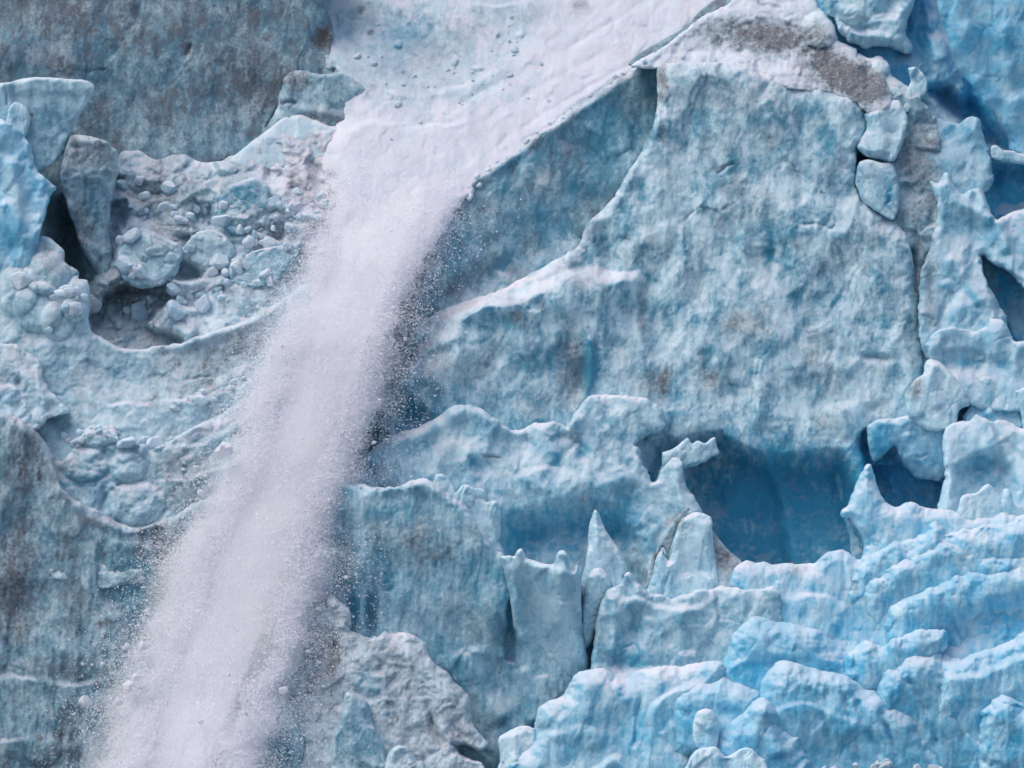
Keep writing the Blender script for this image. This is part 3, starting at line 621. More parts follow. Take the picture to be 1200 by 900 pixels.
mass("ice_face", "great mottled blue ice face filling the centre right", "ice face",
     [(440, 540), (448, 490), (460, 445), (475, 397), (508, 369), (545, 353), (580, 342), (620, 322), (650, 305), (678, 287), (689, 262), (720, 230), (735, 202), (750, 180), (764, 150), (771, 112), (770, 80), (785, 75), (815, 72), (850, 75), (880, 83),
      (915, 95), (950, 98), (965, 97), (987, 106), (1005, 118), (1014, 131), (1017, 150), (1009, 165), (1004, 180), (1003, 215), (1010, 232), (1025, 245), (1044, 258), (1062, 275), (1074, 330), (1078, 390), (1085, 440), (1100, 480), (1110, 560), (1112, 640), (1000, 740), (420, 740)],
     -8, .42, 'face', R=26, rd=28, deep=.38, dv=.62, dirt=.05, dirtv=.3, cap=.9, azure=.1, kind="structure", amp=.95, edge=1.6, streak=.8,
     patches=[('dirt', 776, 100, 7, 26, 0, .6), ('dirt', 776, 155, 6, 14, 0, .5), ('rust', 776, 140, 10, 50, 0, .8), ('dirt', 840, 115, 80, 22, 0, .28), ('dirt', 870, 380, 34, 22, 0, .4), ('rust', 872, 380, 30, 20, 0, .5), ('dirt', 770, 450, 22, 24, 10, .45), ('rust', 776, 447, 20, 20, 0, .5), ('dirt', 778, 448, 8, 16, 20, .3),
              ('dirt', 670, 440, 20, 50, 4, .6), ('dirt', 605, 372, 18, 14, 20, .4), ('rust', 605, 372, 20, 14, 0, .4), ('dirt', 635, 357, 6, 8, 0, .5), ('dirt', 845, 195, 24, 5, -20, .4), ('dirt', 905, 160, 20, 20, 0, .3), ('dirt', 990, 190, 10, 10, 0, .2), ('dirt', 1076, 340, 8, 60, 0, .5), ('dirt', 835, 445, 10, 14, 0, .4), ('dirt', 753, 365, 6, 40, 0, .4),
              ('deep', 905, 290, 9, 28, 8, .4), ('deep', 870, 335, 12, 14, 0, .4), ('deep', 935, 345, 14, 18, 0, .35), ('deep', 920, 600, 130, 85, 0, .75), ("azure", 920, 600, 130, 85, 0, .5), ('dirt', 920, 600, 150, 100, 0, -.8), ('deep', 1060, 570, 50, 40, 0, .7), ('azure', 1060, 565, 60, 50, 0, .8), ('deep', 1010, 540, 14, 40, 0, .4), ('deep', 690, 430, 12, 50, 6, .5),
              ('deep', 990, 480, 80, 40, 0, -.25), ('deep', 800, 260, 90, 60, 0, -.15), ('azure', 1010, 500, 70, 60, 0, .4), ('deep', 500, 480, 50, 40, 0, .2), ('deep', 640, 480, 40, 24, 0, .25), ('dirt', 500, 460, 20, 40, 0, .2), ('snow', 560, 352, 70, 9, -25, .9), ('snow', 640, 320, 50, 7, -20, .8), ('snow', 690, 270, 10, 40, 35, .4), ('rust', 560, 350, 60, 8, -25, .4), ('dirt', 540, 358, 40, 8, -25, .25)],
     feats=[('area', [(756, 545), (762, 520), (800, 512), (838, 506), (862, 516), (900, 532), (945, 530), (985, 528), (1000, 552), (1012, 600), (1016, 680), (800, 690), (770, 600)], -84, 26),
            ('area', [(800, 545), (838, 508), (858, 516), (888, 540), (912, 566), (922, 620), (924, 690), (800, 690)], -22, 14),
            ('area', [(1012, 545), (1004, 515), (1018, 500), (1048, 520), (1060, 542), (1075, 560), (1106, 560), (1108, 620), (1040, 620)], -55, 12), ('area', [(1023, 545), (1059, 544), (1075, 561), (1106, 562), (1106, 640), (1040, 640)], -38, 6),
            ('step', [(470, 440), (490, 405), (520, 390), (545, 388)], 10, 30, 6), ('step', [(440, 470), (470, 432), (500, 398), (532, 374), (562, 357), (605, 342), (655, 322), (690, 314), (725, 322), (760, 318)], 40, 130, 12), ('ridge', [(470, 470), (490, 425), (505, 405), (540, 392)], 8, 6),
            ('step', [(520, 372), (560, 358), (600, 345), (640, 338)], 6, 12, 4), ('ridge', [(690, 390), (692, 440), (676, 480), (668, 492)], 5, 7), ('hump', 672, 430, 20, 50, 5, -10),
            ('crack', [(985, 268), (960, 264), (935, 262)], 3, 5), ('crack', [(1005, 416), (1030, 420), (1060, 418)], 7, 7), ('crack', [(840, 205), (850, 195), (862, 190)], 3, 6), ('hump', 905, 290, 8, 26, 8, -4), ('hump', 870, 335, 10, 14, 0, -4), ('hump', 935, 345, 14, 18, 0, -4),
            ('ridge', [(985, 470), (990, 500), (1002, 540), (1012, 570)], 10, 10), ('ridge', [(1022, 470), (1018, 500), (1030, 530)], 8, -9), ('step', [(1020, 500), (1040, 497), (1060, 500), (1090, 490)], 6, 16, 5), ('hump', 930, 430, 100, 90, 0, 14), ('ridge', [(772, 90), (770, 150), (738, 205), (722, 232), (690, 268)], 9, 8), ('crack', [(776, 80), (775, 110), (776, 160)], 5, 6)])
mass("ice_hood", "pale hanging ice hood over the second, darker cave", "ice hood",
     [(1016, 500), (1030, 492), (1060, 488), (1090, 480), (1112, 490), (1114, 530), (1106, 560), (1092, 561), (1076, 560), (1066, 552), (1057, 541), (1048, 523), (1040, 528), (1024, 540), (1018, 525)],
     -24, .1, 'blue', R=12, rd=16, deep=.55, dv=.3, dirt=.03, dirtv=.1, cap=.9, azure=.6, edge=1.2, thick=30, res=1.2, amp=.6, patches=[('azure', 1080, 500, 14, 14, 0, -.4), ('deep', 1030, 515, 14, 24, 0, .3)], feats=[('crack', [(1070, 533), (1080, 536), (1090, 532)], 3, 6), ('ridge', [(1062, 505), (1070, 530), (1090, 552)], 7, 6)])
mass("ice_block", "upper of two pale ice blocks at the right shoulder of the big face", "ice block",
     [(1013, 134), (1026, 127), (1046, 118), (1056, 120), (1063, 137), (1060, 160), (1048, 187), (1030, 187), (1015, 183), (1004, 173), (1008, 164), (1015, 150)],
     -26, .5, 'smooth', R=14, deep=.35, dirt=.02, dirtv=.08, cap=1, azure=.25, edge=1, thick=50, res=1.2, feats=[('ridge', [(1026, 127), (1034, 150), (1028, 185)], 9, 7), ('step', [(1004, 172), (1020, 177), (1045, 180)], -8, 20, 6)])
mass("ice_block", "lower of two pale ice blocks at the right shoulder of the big face", "ice block",
     [(1007, 190), (1017, 187), (1032, 190), (1046, 193), (1052, 207), (1055, 228), (1052, 247), (1045, 258), (1030, 249), (1013, 238), (1004, 220), (1003, 205)],
     -26, .45, 'smooth', R=14, deep=.42, dirt=.02, dirtv=.1, cap=1, azure=.2, edge=1, thick=50, res=1.2, patches=[('deep', 1043, 230, 5, 14, 0, .6)], feats=[('crack', [(1043, 220), (1042, 240)], 4, 5)])
mass("ice_block", "pointed pale ice block with a dirty left flank beside the second cave", "ice block",
     [(1060, 464), (1066, 452), (1073, 444), (1082, 438), (1084, 426), (1093, 420), (1106, 428), (1121, 445), (1131, 455), (1138, 464), (1136, 474), (1123, 482), (1118, 500), (1085, 505), (1065, 490)],
     -40, .5, 'smooth', R=12, deep=.32, dirt=.02, dirtv=.08, cap=1, azure=.4, edge=1, thick=60, res=1.2, patches=[('dirt', 1072, 456, 12, 16, 30, .5), ('rust', 1072, 456, 14, 16, 30, .6)], feats=[('ridge', [(1093, 422), (1090, 450), (1100, 480)], 8, 6), ('ridge', [(1094, 422), (1120, 448), (1136, 466)], 5, 4)])
mass("ice_block", "pale squarish ice block between the pointed block and the right edge", "ice block",
     [(1128, 490), (1138, 470), (1141, 446), (1150, 438), (1163, 441), (1176, 440), (1184, 442), (1191, 462), (1196, 480), (1200, 500), (1180, 510), (1140, 505)],
     -30, .45, 'smooth', R=10, deep=.42, dirt=.02, dirtv=.08, cap=1, azure=.5, edge=1.2, thick=60, res=1.2, feats=[('ridge', [(1150, 440), (1158, 462), (1160, 490)], 6, 6)])
mass("ice_block", "narrow white ice block at the right edge above the snowy shelf", "ice block",
     [(1191, 462), (1198, 455), (1280, 440), (1280, 520), (1205, 520), (1199, 500)],
     -40, .4, 'smooth', R=8, deep=.3, dirt=0, dirtv=.04, cap=1, azure=.5, edge=1, thick=60, res=1.2)
mass("ice_shelf", "snowy ice shelf with a turquoise hollow right of the second cave", "ice shelf",
     [(1104, 520), (1108, 503), (1117, 496), (1136, 492), (1145, 486), (1155, 490), (1163, 494), (1172, 492), (1187, 496), (1200, 503), (1280, 510), (1280, 640), (1106, 640), (1107, 560)],
     -48, .55, 'blue', R=12, rd=18, deep=.3, dv=.25, dirt=.01, dirtv=.05, cap=1, azure=.6, thick=60, amp=.7,
     patches=[('deep', 1155, 555, 38, 26, 20, .4), ('azure', 1155, 555, 38, 26, 20, -.4), ('rust', 1148, 488, 14, 6, 0, .3), ('dirt', 1148, 488, 12, 5, 0, .15), ('rust', 1178, 495, 14, 6, 0, .3), ('dirt', 1178, 495, 14, 5, 0, .15)],
     feats=[('area', [(1118, 545), (1140, 530), (1175, 525), (1192, 560), (1188, 600), (1120, 600)], -22, 16), ('step', [(1183, 508), (1190, 520), (1200, 532), (1230, 560)], -8, 30, 6)])
# --- mid bench
mass("ice_bench", "broad pale ice bench below the big face", "ice bench",
     [(395, 660), (402, 590), (410, 562), (418, 548), (430, 533), (450, 515), (470, 507), (490, 500), (510, 490), (525, 480), (540, 474), (560, 478), (580, 490), (592, 500), (607, 504), (625, 497), (640, 495), (655, 495), (664, 501), (672, 488),
      (678, 478), (690, 465), (703, 463), (720, 463), (740, 465), (755, 466), (765, 473), (777, 478), (778, 493), (779, 500), (770, 508), (752, 515), (745, 521), (752, 527), (752, 544), (757, 549), (763, 564), (770, 562), (775, 548),
      (782, 538), (797, 537), (800, 550), (802, 565), (812, 580), (820, 592), (826, 604), (832, 622), (840, 660), (842, 740), (620, 760), (395, 740)],
     -42, .45, 'blue', R=11, rd=18, deep=.42, dv=.38, dirt=.02, dirtv=.14, cap=1, azure=.2, kind="structure", amp=.8, sub=2,
     patches=[('rust', 686, 583, 10, 6, -40, .8), ('dirt', 686, 583, 9, 4, -40, .6), ('dirt', 670, 510, 12, 10, 0, .3), ('rust', 670, 512, 12, 10, 0, .5), ('dirt', 430, 550, 24, 12, 0, .3), ('deep', 683, 530, 8, 14, 0, .35), ('deep', 720, 600, 40, 40, 0, .3), ('deep', 640, 625, 60, 30, 0, .35), ('azure', 670, 620, 100, 50, 0, .3), ('dirt', 574, 535, 12, 4, 10, .3), ('deep', 740, 480, 50, 30, 0, -.2),  # the wide low blue patches paint the recess's shade into the ice colour
              ('dirt', 790, 607, 20, 5, -40, .5), ('rust', 790, 607, 20, 6, -40, .8)],
     feats=[('area', [(575, 660), (590, 610), (640, 590), (690, 585), (740, 600), (760, 630), (768, 690), (740, 720), (600, 720)], -46, 40), ('ridge', [(418, 556), (450, 523), (500, 508), (545, 482), (590, 500)], 8, 6), ('hump', 683, 530, 8, 16, 0, -8), ('step', [(595, 560), (640, 545), (700, 560), (750, 548)], 8, 40, 10),
            ('crack', [(562, 532), (574, 535), (588, 538)], 2.5, 4), ('step', [(640, 512), (660, 505), (680, 520)], -6, 20, 6), ('area', [(745, 512), (780, 505), (800, 520), (778, 545), (765, 566), (756, 548)], -24, 8), ('hump', 610, 520, 20, 20, 0, -8), ('ridge', [(790, 540), (795, 580), (812, 610)], 8, 8), ('hump', 735, 585, 30, 20, 0, -8), ('ridge', [(750, 620), (752, 650), (765, 680)], 8, 6)])
mass("ice_flap", "broken white ice flap jutting over the upper corner of the cave", "ice flap",
     [(776, 530), (790, 525), (798, 519), (806, 513), (811, 520), (818, 516), (826, 520), (832, 515), (838, 512), (840, 522), (843, 531), (835, 534), (828, 539), (815, 545), (800, 548), (783, 552), (776, 544)],
     -46, .2, 'smooth', R=7, deep=.3, dirt=.02, dirtv=.08, cap=1, edge=1, thick=22, res=1.0)
# --- lower centre
mass("ice_crest", "jagged little ice crest standing behind the rim of the lower central face", "ice crest",
     [(498, 580), (506, 566), (510, 558), (516, 556), (524, 560), (531, 570), (534, 578), (539, 571), (545, 568), (552, 572), (559, 574), (568, 574), (570, 583), (572, 587), (583, 588), (585, 600), (587, 620), (584, 634), (590, 645), (592, 680), (540, 660)],
     -56, .3, 'smooth', R=7, rd=12, deep=.3, dirt=.01, dirtv=.05, cap=1, edge=.8, azure=.2, thick=30, res=1.1, sub=2, feats=[('ridge', [(568, 578), (575, 610), (580, 640)], 5, 4)])
mass("ice_face", "lower central ice face with fine vertical streaks beside the foot of the avalanche", "ice face",
     [(330, 600), (370, 566), (395, 562), (420, 567), (440, 571), (458, 571), (472, 568), (482, 563), (500, 561), (512, 568), (533, 582), (545, 591), (555, 606), (563, 621), (576, 640), (588, 649), (600, 656), (625, 664), (650, 672), (690, 690), (720, 780), (720, 980), (330, 980)],
     -70, .22, 'wall', R=13, rd=22, deep=.5, dv=.35, dirt=.08, dirtv=.3, cap=.9, azure=.1, kind="structure", amp=.75, streak=1.8,
     patches=[('dirt', 495, 640, 30, 40, 0, .25), ('rust', 495, 640, 34, 40, 0, .25), ('deep', 435, 720, 9, 34, 0, .5), ('dirt', 435, 725, 7, 26, 0, .4), ('deep', 415, 715, 8, 30, 0, .5), ('deep', 455, 680, 8, 26, 0, .35), ('dirt', 405, 660, 14, 60, 0, .35), ('deep', 600, 690, 20, 50, 0, .2), ('dirt', 540, 720, 60, 40, 0, .15), ('dirt', 540, 850, 30, 50, 0, .25), ('deep', 600, 720, 12, 50, 0, .2)],
     feats=[('hump', 436, 722, 7, 34, 0, -12), ('hump', 414, 718, 6, 28, 0, -10), ('hump', 456, 680, 7, 26, 0, -4), ('step', [(545, 757), (560, 766), (575, 768), (592, 770)], -10, 40, 8), ('area', [(592, 716), (600, 700), (606, 770), (592, 776), (588, 760)], -16, 6), ('hump', 575, 725, 22, 34, 0, 14), ('ridge', [(545, 757), (560, 800), (590, 850)], 16, 10),
            ('hump', 590, 800, 60, 44, 30, -14), ('ridge', [(610, 780), (622, 820), (628, 850)], 9, 9), ('ridge', [(635, 790), (640, 815), (650, 830)], 8, 6), ('ridge', [(425, 575), (490, 568), (535, 590), (570, 640)], 8, 5)])
mass("ice_fin", "pale ice fin curving down to the right with a spiky crest", "ice fin",
     [(586, 652), (597, 651), (603, 652), (606, 645), (612, 644), (616, 653), (630, 658), (640, 661), (649, 661), (652, 652), (656, 647), (664, 650), (668, 664), (671, 668), (676, 662), (680, 672), (681, 690), (682, 725), (686, 755), (690, 778), (684, 792), (650, 795), (618, 770), (602, 735), (598, 700)],
     -94, -.35, 'smooth', slopex=-.55, R=11, rd=22, deep=.34, dv=.25, dirt=.01, dirtv=.05, cap=1, azure=.25, edge=.9, thick=50, res=1.1, sub=2,
     feats=[('ridge', [(655, 658), (657, 700), (668, 740), (688, 782)], 12, 16), ('ridge', [(600, 655), (604, 700), (612, 760)], 7, 7), ('hump', 628, 720, 16, 40, -10, -8)])
def spikes(owner, polys, off):
    for pl in polys:
        o = mass("spike", None, None, pl, off, .15, 'smooth', R=6, rd=12, deep=.25, dirt=0, dirtv=.03, cap=1, azure=.25, edge=.6, thick=22, res=.9)
        o.parent = bpy.data.objects[owner]
spikes("ice_fin", [[(649, 674), (652, 654), (656, 645), (664, 649), (668, 668), (664, 680)], [(671, 676), (675, 661), (681, 674), (681, 692), (674, 692)], [(602, 664), (606, 646), (612, 643), (617, 656), (614, 668)]], -101)
spikes("ice_crest", [[(504, 584), (508, 562), (513, 555), (523, 558), (533, 573), (530, 592)], [(536, 588), (545, 568), (556, 572), (568, 574), (571, 588), (560, 600)], [(571, 600), (576, 588), (584, 589), (587, 608), (585, 632), (576, 622)]], -60)
mass("ice_spire", "tall white pointed ice spire in front of the dark blue hollow", "ice spire",
     [(681, 680), (686, 660), (689, 640), (690, 618), (694, 603), (698, 597), (703, 604), (709, 620), (717, 632), (726, 645), (733, 661), (734, 674), (728, 692), (700, 705), (684, 700)],
     -84, .22, 'smooth', R=13, rd=24, deep=.22, dv=.2, dirt=0, dirtv=.03, cap=1, azure=.3, edge=.6, thick=40, res=1.0, sub=2, feats=[('ridge', [(698, 600), (700, 640), (706, 690)], 8, 5), ('hump', 715, 680, 12, 14, 0, -5)])
mass("ice_spire", "short blunt ice spire with a rusty edge below the tall spire", "ice spire",
     [(682, 715), (686, 688), (690, 672), (698, 666), (706, 667), (713, 675), (717, 684), (711, 700), (704, 712), (700, 730), (694, 752), (684, 760)],
     -98, .25, 'smooth', R=10, rd=22, deep=.35, dv=.2, dirt=.02, dirtv=.06, cap=1, azure=.15, edge=.6, thick=40, res=1.0, patches=[('rust', 711, 698, 8, 14, 35, .8), ('dirt', 711, 698, 7, 14, 35, .5), ('rust', 700, 718, 6, 20, 15, .8), ('dirt', 700, 718, 5, 18, 15, .6)])
mass("dirty_snow", "brown dirty snow wedge between the ice tooth and the cave", "snow wedge",
     [(830, 610), (836, 622), (850, 640), (868, 657), (882, 667), (905, 672), (905, 695), (840, 700)],
     -72, .8, 'snow', R=6, deep=.2, dirt=.3, dirtv=.35, cap=.7, snow=.3, edge=1, thick=50, res=1.1, amp=.6, patches=[('rust', 860, 665, 50, 40, 0, .55), ('dirt', 848, 660, 16, 30, 20, .2), ('snow', 885, 680, 20, 12, 0, .3)])
mass("ice_tooth", "white squarish ice tooth with rusty dirt seam on its left edge", "ice tooth",
     [(756, 695), (764, 668), (769, 652), (776, 645), (783, 656), (790, 632), (795, 614), (805, 603), (816, 600), (833, 606), (835, 622), (839, 660), (844, 692), (838, 705), (790, 712), (762, 708)],
     -82, .22, 'smooth', R=11, rd=24, deep=.28, dv=.25, dirt=.01, dirtv=.05, cap=1, azure=.25, edge=.8, thick=60, res=1.0, sub=2, patches=[('rust', 797, 612, 5, 16, 30, .7), ('dirt', 797, 612, 4, 14, 30, .5)],
     feats=[('crack', [(784, 655), (782, 675), (776, 700)], 4, 9), ('ridge', [(825, 606), (828, 650), (836, 690)], 8, 6), ('hump', 805, 665, 14, 24, 0, -4)])
mass("ice_seam", "thin brown-edged ice flake leaning on the left side of the ice tooth", "ice flake",
     [(757, 690), (760, 668), (766, 650), (774, 636), (782, 622), (792, 608), (801, 597), (808, 596), (798, 612), (789, 630), (783, 648), (776, 640), (769, 655), (764, 680)],
     -76, .25, 'smooth', R=4, deep=.35, dirt=.4, dirtv=.4, cap=.6, edge=.8, thick=30, res=.9, patches=[('rust', 780, 640, 60, 60, 0, .9)])
tooth = bpy.data.objects["ice_tooth"]; flake = bpy.data.objects["ice_seam"]
flake.name = "flake"; flake.parent = tooth; del flake["category"]
mass("ice_shelf", "blue ice shelf with a scalloped lip in front of the ice tooth", "ice shelf",
     [(693, 780), (697, 748), (699, 725), (705, 702), (714, 690), (726, 686), (732, 673), (738, 671), (746, 680), (755, 690), (764, 695), (778, 697), (786, 700), (800, 698), (812, 695), (815, 690), (830, 692), (845, 686), (870, 690), (895, 689), (912, 692), (915, 760), (840, 830), (700, 840)],
     -108, .4, 'blue', R=11, rd=20, deep=.45, dv=.3, dirt=.01, dirtv=.08, cap=1, azure=.15, thick=70, amp=.75, sub=2,
     patches=[('rust', 697, 745, 6, 16, 10, .8), ('dirt', 697, 745, 5, 14, 10, .5), ('rust', 712, 696, 10, 8, 0, .4), ('deep', 740, 760, 40, 30, 0, .3)],
     feats=[('ridge', [(716, 694), (720, 730), (716, 770)], 8, 10), ('hump', 745, 740, 30, 26, 0, -14), ('step', [(720, 705), (750, 700), (790, 712), (830, 705)], 6, 20, 7), ('ridge', [(800, 705), (796, 740), (800, 780)], 8, 6), ('hump', 730, 780, 26, 16, 0, -14), ('ridge', [(760, 720), (756, 750), (760, 780)], 7, 5)])
# --- lower right: big pillowy blue mass
LOWER = [(855, 685), (860, 668), (875, 657), (885, 661), (895, 659), (905, 662), (920, 660), (940, 661), (955, 660), (965, 650), (975, 645), (990, 645), (1000, 652), (1008, 656), (1013, 642), (1011, 630), (1003, 618), (994, 606), (985, 606), (986, 598), (994, 590), (1001, 572), (1010, 552), (1017, 544), (1022, 548), (1027, 565), (1036, 588), (1050, 595), (1058, 590), (1068, 588), (1078, 594), (1095, 597), (1106, 597),
         (1125, 601), (1142, 605), (1160, 602), (1178, 597), (1200, 602), (1280, 600), (1280, 980), (800, 980), (830, 800), (880, 720)]
mass("ice_mass", "pillowy bright blue ice slope below the caves at lower right", "ice slope",
     LOWER, -104, .55, 'lobe', streak=1.5, R=22, rd=30, deep=.5, dv=.32, dirt=.01, dirtv=.06, cap=1, azure=.85, kind="structure", amp=.8, sub=2, thick=80,
     patches=[('dirt', 930, 668, 26, 7, 0, .25), ('rust', 930, 668, 28, 8, 0, .5), ('deep', 1100, 755, 40, 14, -20, .5), ('deep', 1180, 720, 30, 30, -30, .5), ('azure', 1030, 700, 50, 30, 0, -.5), ('deep', 1030, 700, 50, 30, 0, .2), ('deep', 1130, 690, 50, 20, -20, .3), ('dirt', 960, 720, 30, 10, 0, .1), ('azure', 1150, 660, 40, 30, 0, -.3), ('dirt', 1055, 795, 6, 10, 0, .3), ('rust', 1055, 795, 8, 12, 0, .4)],
     feats=[('step', [(890, 705), (905, 699), (943, 694), (973, 700), (1000, 712)], 10, 40, 10), ('hump', 1095, 750, 36, 16, -15, -20)])
for lb, rim, off_, ft in [
        ("uppermost long ice fold under the second cave, at lower right", [(960, 740), (985, 692), (1000, 668), (1013, 654), (1030, 645), (1047, 634), (1062, 631), (1077, 627), (1088, 618), (1097, 611), (1105, 616), (1114, 624), (1140, 618), (1180, 612), (1280, 610), (1280, 760)], -108, []),
        ("second ice fold down under the second cave, at lower right", [(1000, 780), (1012, 690), (1030, 672), (1050, 657), (1078, 643), (1100, 637), (1117, 632), (1135, 636), (1150, 640), (1172, 650), (1280, 646), (1280, 780)], -110.5, []),
        ("third ice fold down at lower right, above the deep blue hollow at the edge", [(1036, 790), (1034, 720), (1050, 706), (1067, 697), (1085, 690), (1100, 683), (1120, 672), (1140, 667), (1160, 667), (1180, 663), (1280, 655), (1280, 800)], -119, [('area', [(1075, 745), (1110, 720), (1150, 705), (1200, 690), (1280, 690), (1280, 790), (1060, 790)], -22, 24)]),
        ("flat-topped overhanging ice lip above the ribbed lobe at lower right", [(985, 800), (989, 773), (997, 764), (1006, 756), (1017, 750), (1033, 757), (1045, 750), (1060, 743), (1077, 738), (1092, 737), (1107, 738), (1112, 748), (1108, 760), (1098, 769), (1085, 790), (1040, 830)], -134, [('hump', 1035, 765, 12, 14, 0, -8)]),
        ("broad ice fold at the right edge below the deep blue hollow", [(1085, 820), (1092, 785), (1104, 768), (1115, 772), (1130, 770), (1147, 764), (1165, 758), (1182, 752), (1280, 715), (1280, 980), (1120, 980)], -137, [('step', [(1100, 785), (1123, 790), (1147, 788), (1167, 776), (1200, 766), (1250, 755)], 12, 40, 9)]),
        ("lowest ice fold at the right edge of the picture", [(1150, 980), (1147, 850), (1158, 824), (1172, 815), (1186, 818), (1200, 826), (1240, 818), (1280, 820), (1280, 980)], -152, [])]:
    mass("ice_fold", lb, "ice fold", rim, off_, .18, 'lobe', R=28, rd=40, deep=.55, dv=.35, dirt=.01, dirtv=.06, cap=.72, streak=1.6, azure=.9, amp=1.1, edge=3.0, thick=70, feats=ft)
mass("ice_crest", "small toothed white ice crest in front of the turquoise hollow", "ice crest",
     [(1120, 606), (1124, 590), (1128, 580), (1143, 578), (1150, 573), (1158, 567), (1166, 574), (1174, 586), (1176, 574), (1183, 574), (1187, 583), (1190, 592), (1210, 598), (1210, 625), (1120, 625)],
     -92, .4, 'smooth', R=8, deep=.25, dirt=0, dirtv=.03, cap=1, azure=.7, edge=.8, thick=30, res=1.0, sub=2)
mass("ice_lobe", "rounded blue ice lobe with a long white rim, highest of the lower lobes", "ice lobe",
     [(790, 830), (828, 800), (840, 773), (853, 747), (867, 732), (882, 718), (897, 722), (910, 727), (940, 732), (963, 740), (980, 752), (993, 764), (1010, 800), (1000, 850), (800, 870)],
     -124, .16, 'lobe', R=44, rd=58, deep=.62, dv=.25, dirt=0, dirtv=.04, cap=.72, streak=1.6, azure=.8, amp=.8, edge=1.2, feats=[('hump', 900, 780, 50, 16, 0, -10), ('step', [(840, 792), (870, 770), (910, 760), (950, 765)], 5, 20, 8)], patches=[('deep', 880, 790, 30, 14, 0, .4)])
mass("ice_lobe", "long blue ice lobe sloping down to the right with diagonal grooves", "ice lobe",
     [(885, 830), (893, 797), (903, 783), (913, 774), (933, 777), (953, 783), (987, 790), (1007, 800), (1033, 810), (1053, 820), (1072, 831), (1100, 870), (1130, 980), (880, 980)],
     -144, .16, 'lobe', R=44, rd=58, deep=.62, dv=.25, dirt=.01, dirtv=.06, cap=.72, streak=1.6, azure=.8, amp=.8, edge=1.2,
     patches=[('dirt', 1060, 850, 20, 30, -20, .15)], feats=[('crack', [(1003, 815), (1015, 850), (1034, 892)], 6, 10), ('crack', [(1030, 830), (1042, 860), (1056, 895)], 5, 8), ('crack', [(950, 800), (965, 840), (975, 880)], 6, 6), ('step', [(900, 830), (940, 820), (985, 835), (1010, 850)], 8, 26, 8), ('crack', [(1070, 850), (1085, 880), (1095, 910)], 6, 8), ('crack', [(985, 805), (1000, 850), (1010, 900)], 5, 5)])
mass("ice_lobe", "ribbed blue ice lobe at lower right below the overhanging lip", "ice lobe",
     [(1020, 815), (1030, 785), (1055, 768), (1080, 762), (1103, 766), (1120, 790), (1150, 840), (1185, 880), (1210, 980), (1020, 980)],
     -136, .16, 'lobe', R=44, rd=58, deep=.62, dv=.25, dirt=.02, dirtv=.1, cap=.72, streak=1.6, azure=.75, amp=.8, feats=[('crack', [(1060, 790), (1085, 830), (1100, 880)], 6, 8), ('crack', [(1090, 785), (1120, 840), (1130, 880)], 6, 7), ('ridge', [(1105, 770), (1130, 820), (1165, 870)], 8, 7)])
mass("ice_lobe", "low rounded blue ice lobe left of the long grooved lobe", "ice lobe",
     [(770, 870), (785, 820), (800, 807), (820, 797), (843, 791), (860, 799), (880, 806), (896, 820), (900, 900), (780, 900)],
     -142, .16, 'lobe', R=44, rd=58, deep=.62, dv=.2, dirt=0, dirtv=.04, cap=.72, streak=1.6, azure=.8, amp=.8, edge=1.2, feats=[('hump', 840, 835, 26, 12, 0, -8)])
mass("ice_lobe", "peaked blue ice lobe at the bottom edge below the long grooved lobe", "ice lobe",
     [(830, 880), (843, 857), (858, 842), (873, 830), (885, 820), (893, 817), (903, 823), (910, 832), (917, 847), (930, 858), (943, 868), (960, 980), (820, 980)],
     -160, .16, 'lobe', R=44, rd=58, deep=.62, dv=.2, dirt=0, dirtv=.04, cap=.72, streak=1.6, azure=.8, amp=.8, edge=1.2, feats=[('ridge', [(893, 822), (905, 850), (912, 890)], 8, 7)])
mass("ice_lump", "little rounded ice lump beside the peaked lobe at the bottom edge", "ice lump",
     [(812, 850), (815, 838), (822, 831), (831, 831), (839, 839), (843, 852), (842, 868), (835, 880), (815, 875)],
     -158, .3, 'smooth', R=11, deep=.35, dirt=0, dirtv=.03, cap=1, azure=.8, edge=.8, thick=40, res=1.0)
mass("ice_lobe", "scalloped white and blue ice lobes along the bottom edge right of centre", "ice lobe",
     [(800, 905), (806, 893), (813, 882), (820, 877), (830, 876), (838, 875), (845, 882), (851, 887), (860, 882), (870, 877), (881, 877), (890, 887), (900, 900), (905, 980), (795, 980)],
     -172, .4, 'smooth', R=10, deep=.3, dirt=0, dirtv=.03, cap=.72, streak=1.6, azure=.8, edge=1, thick=50, res=1.1, feats=[('ridge', [(851, 888), (853, 910)], 5, -6)])
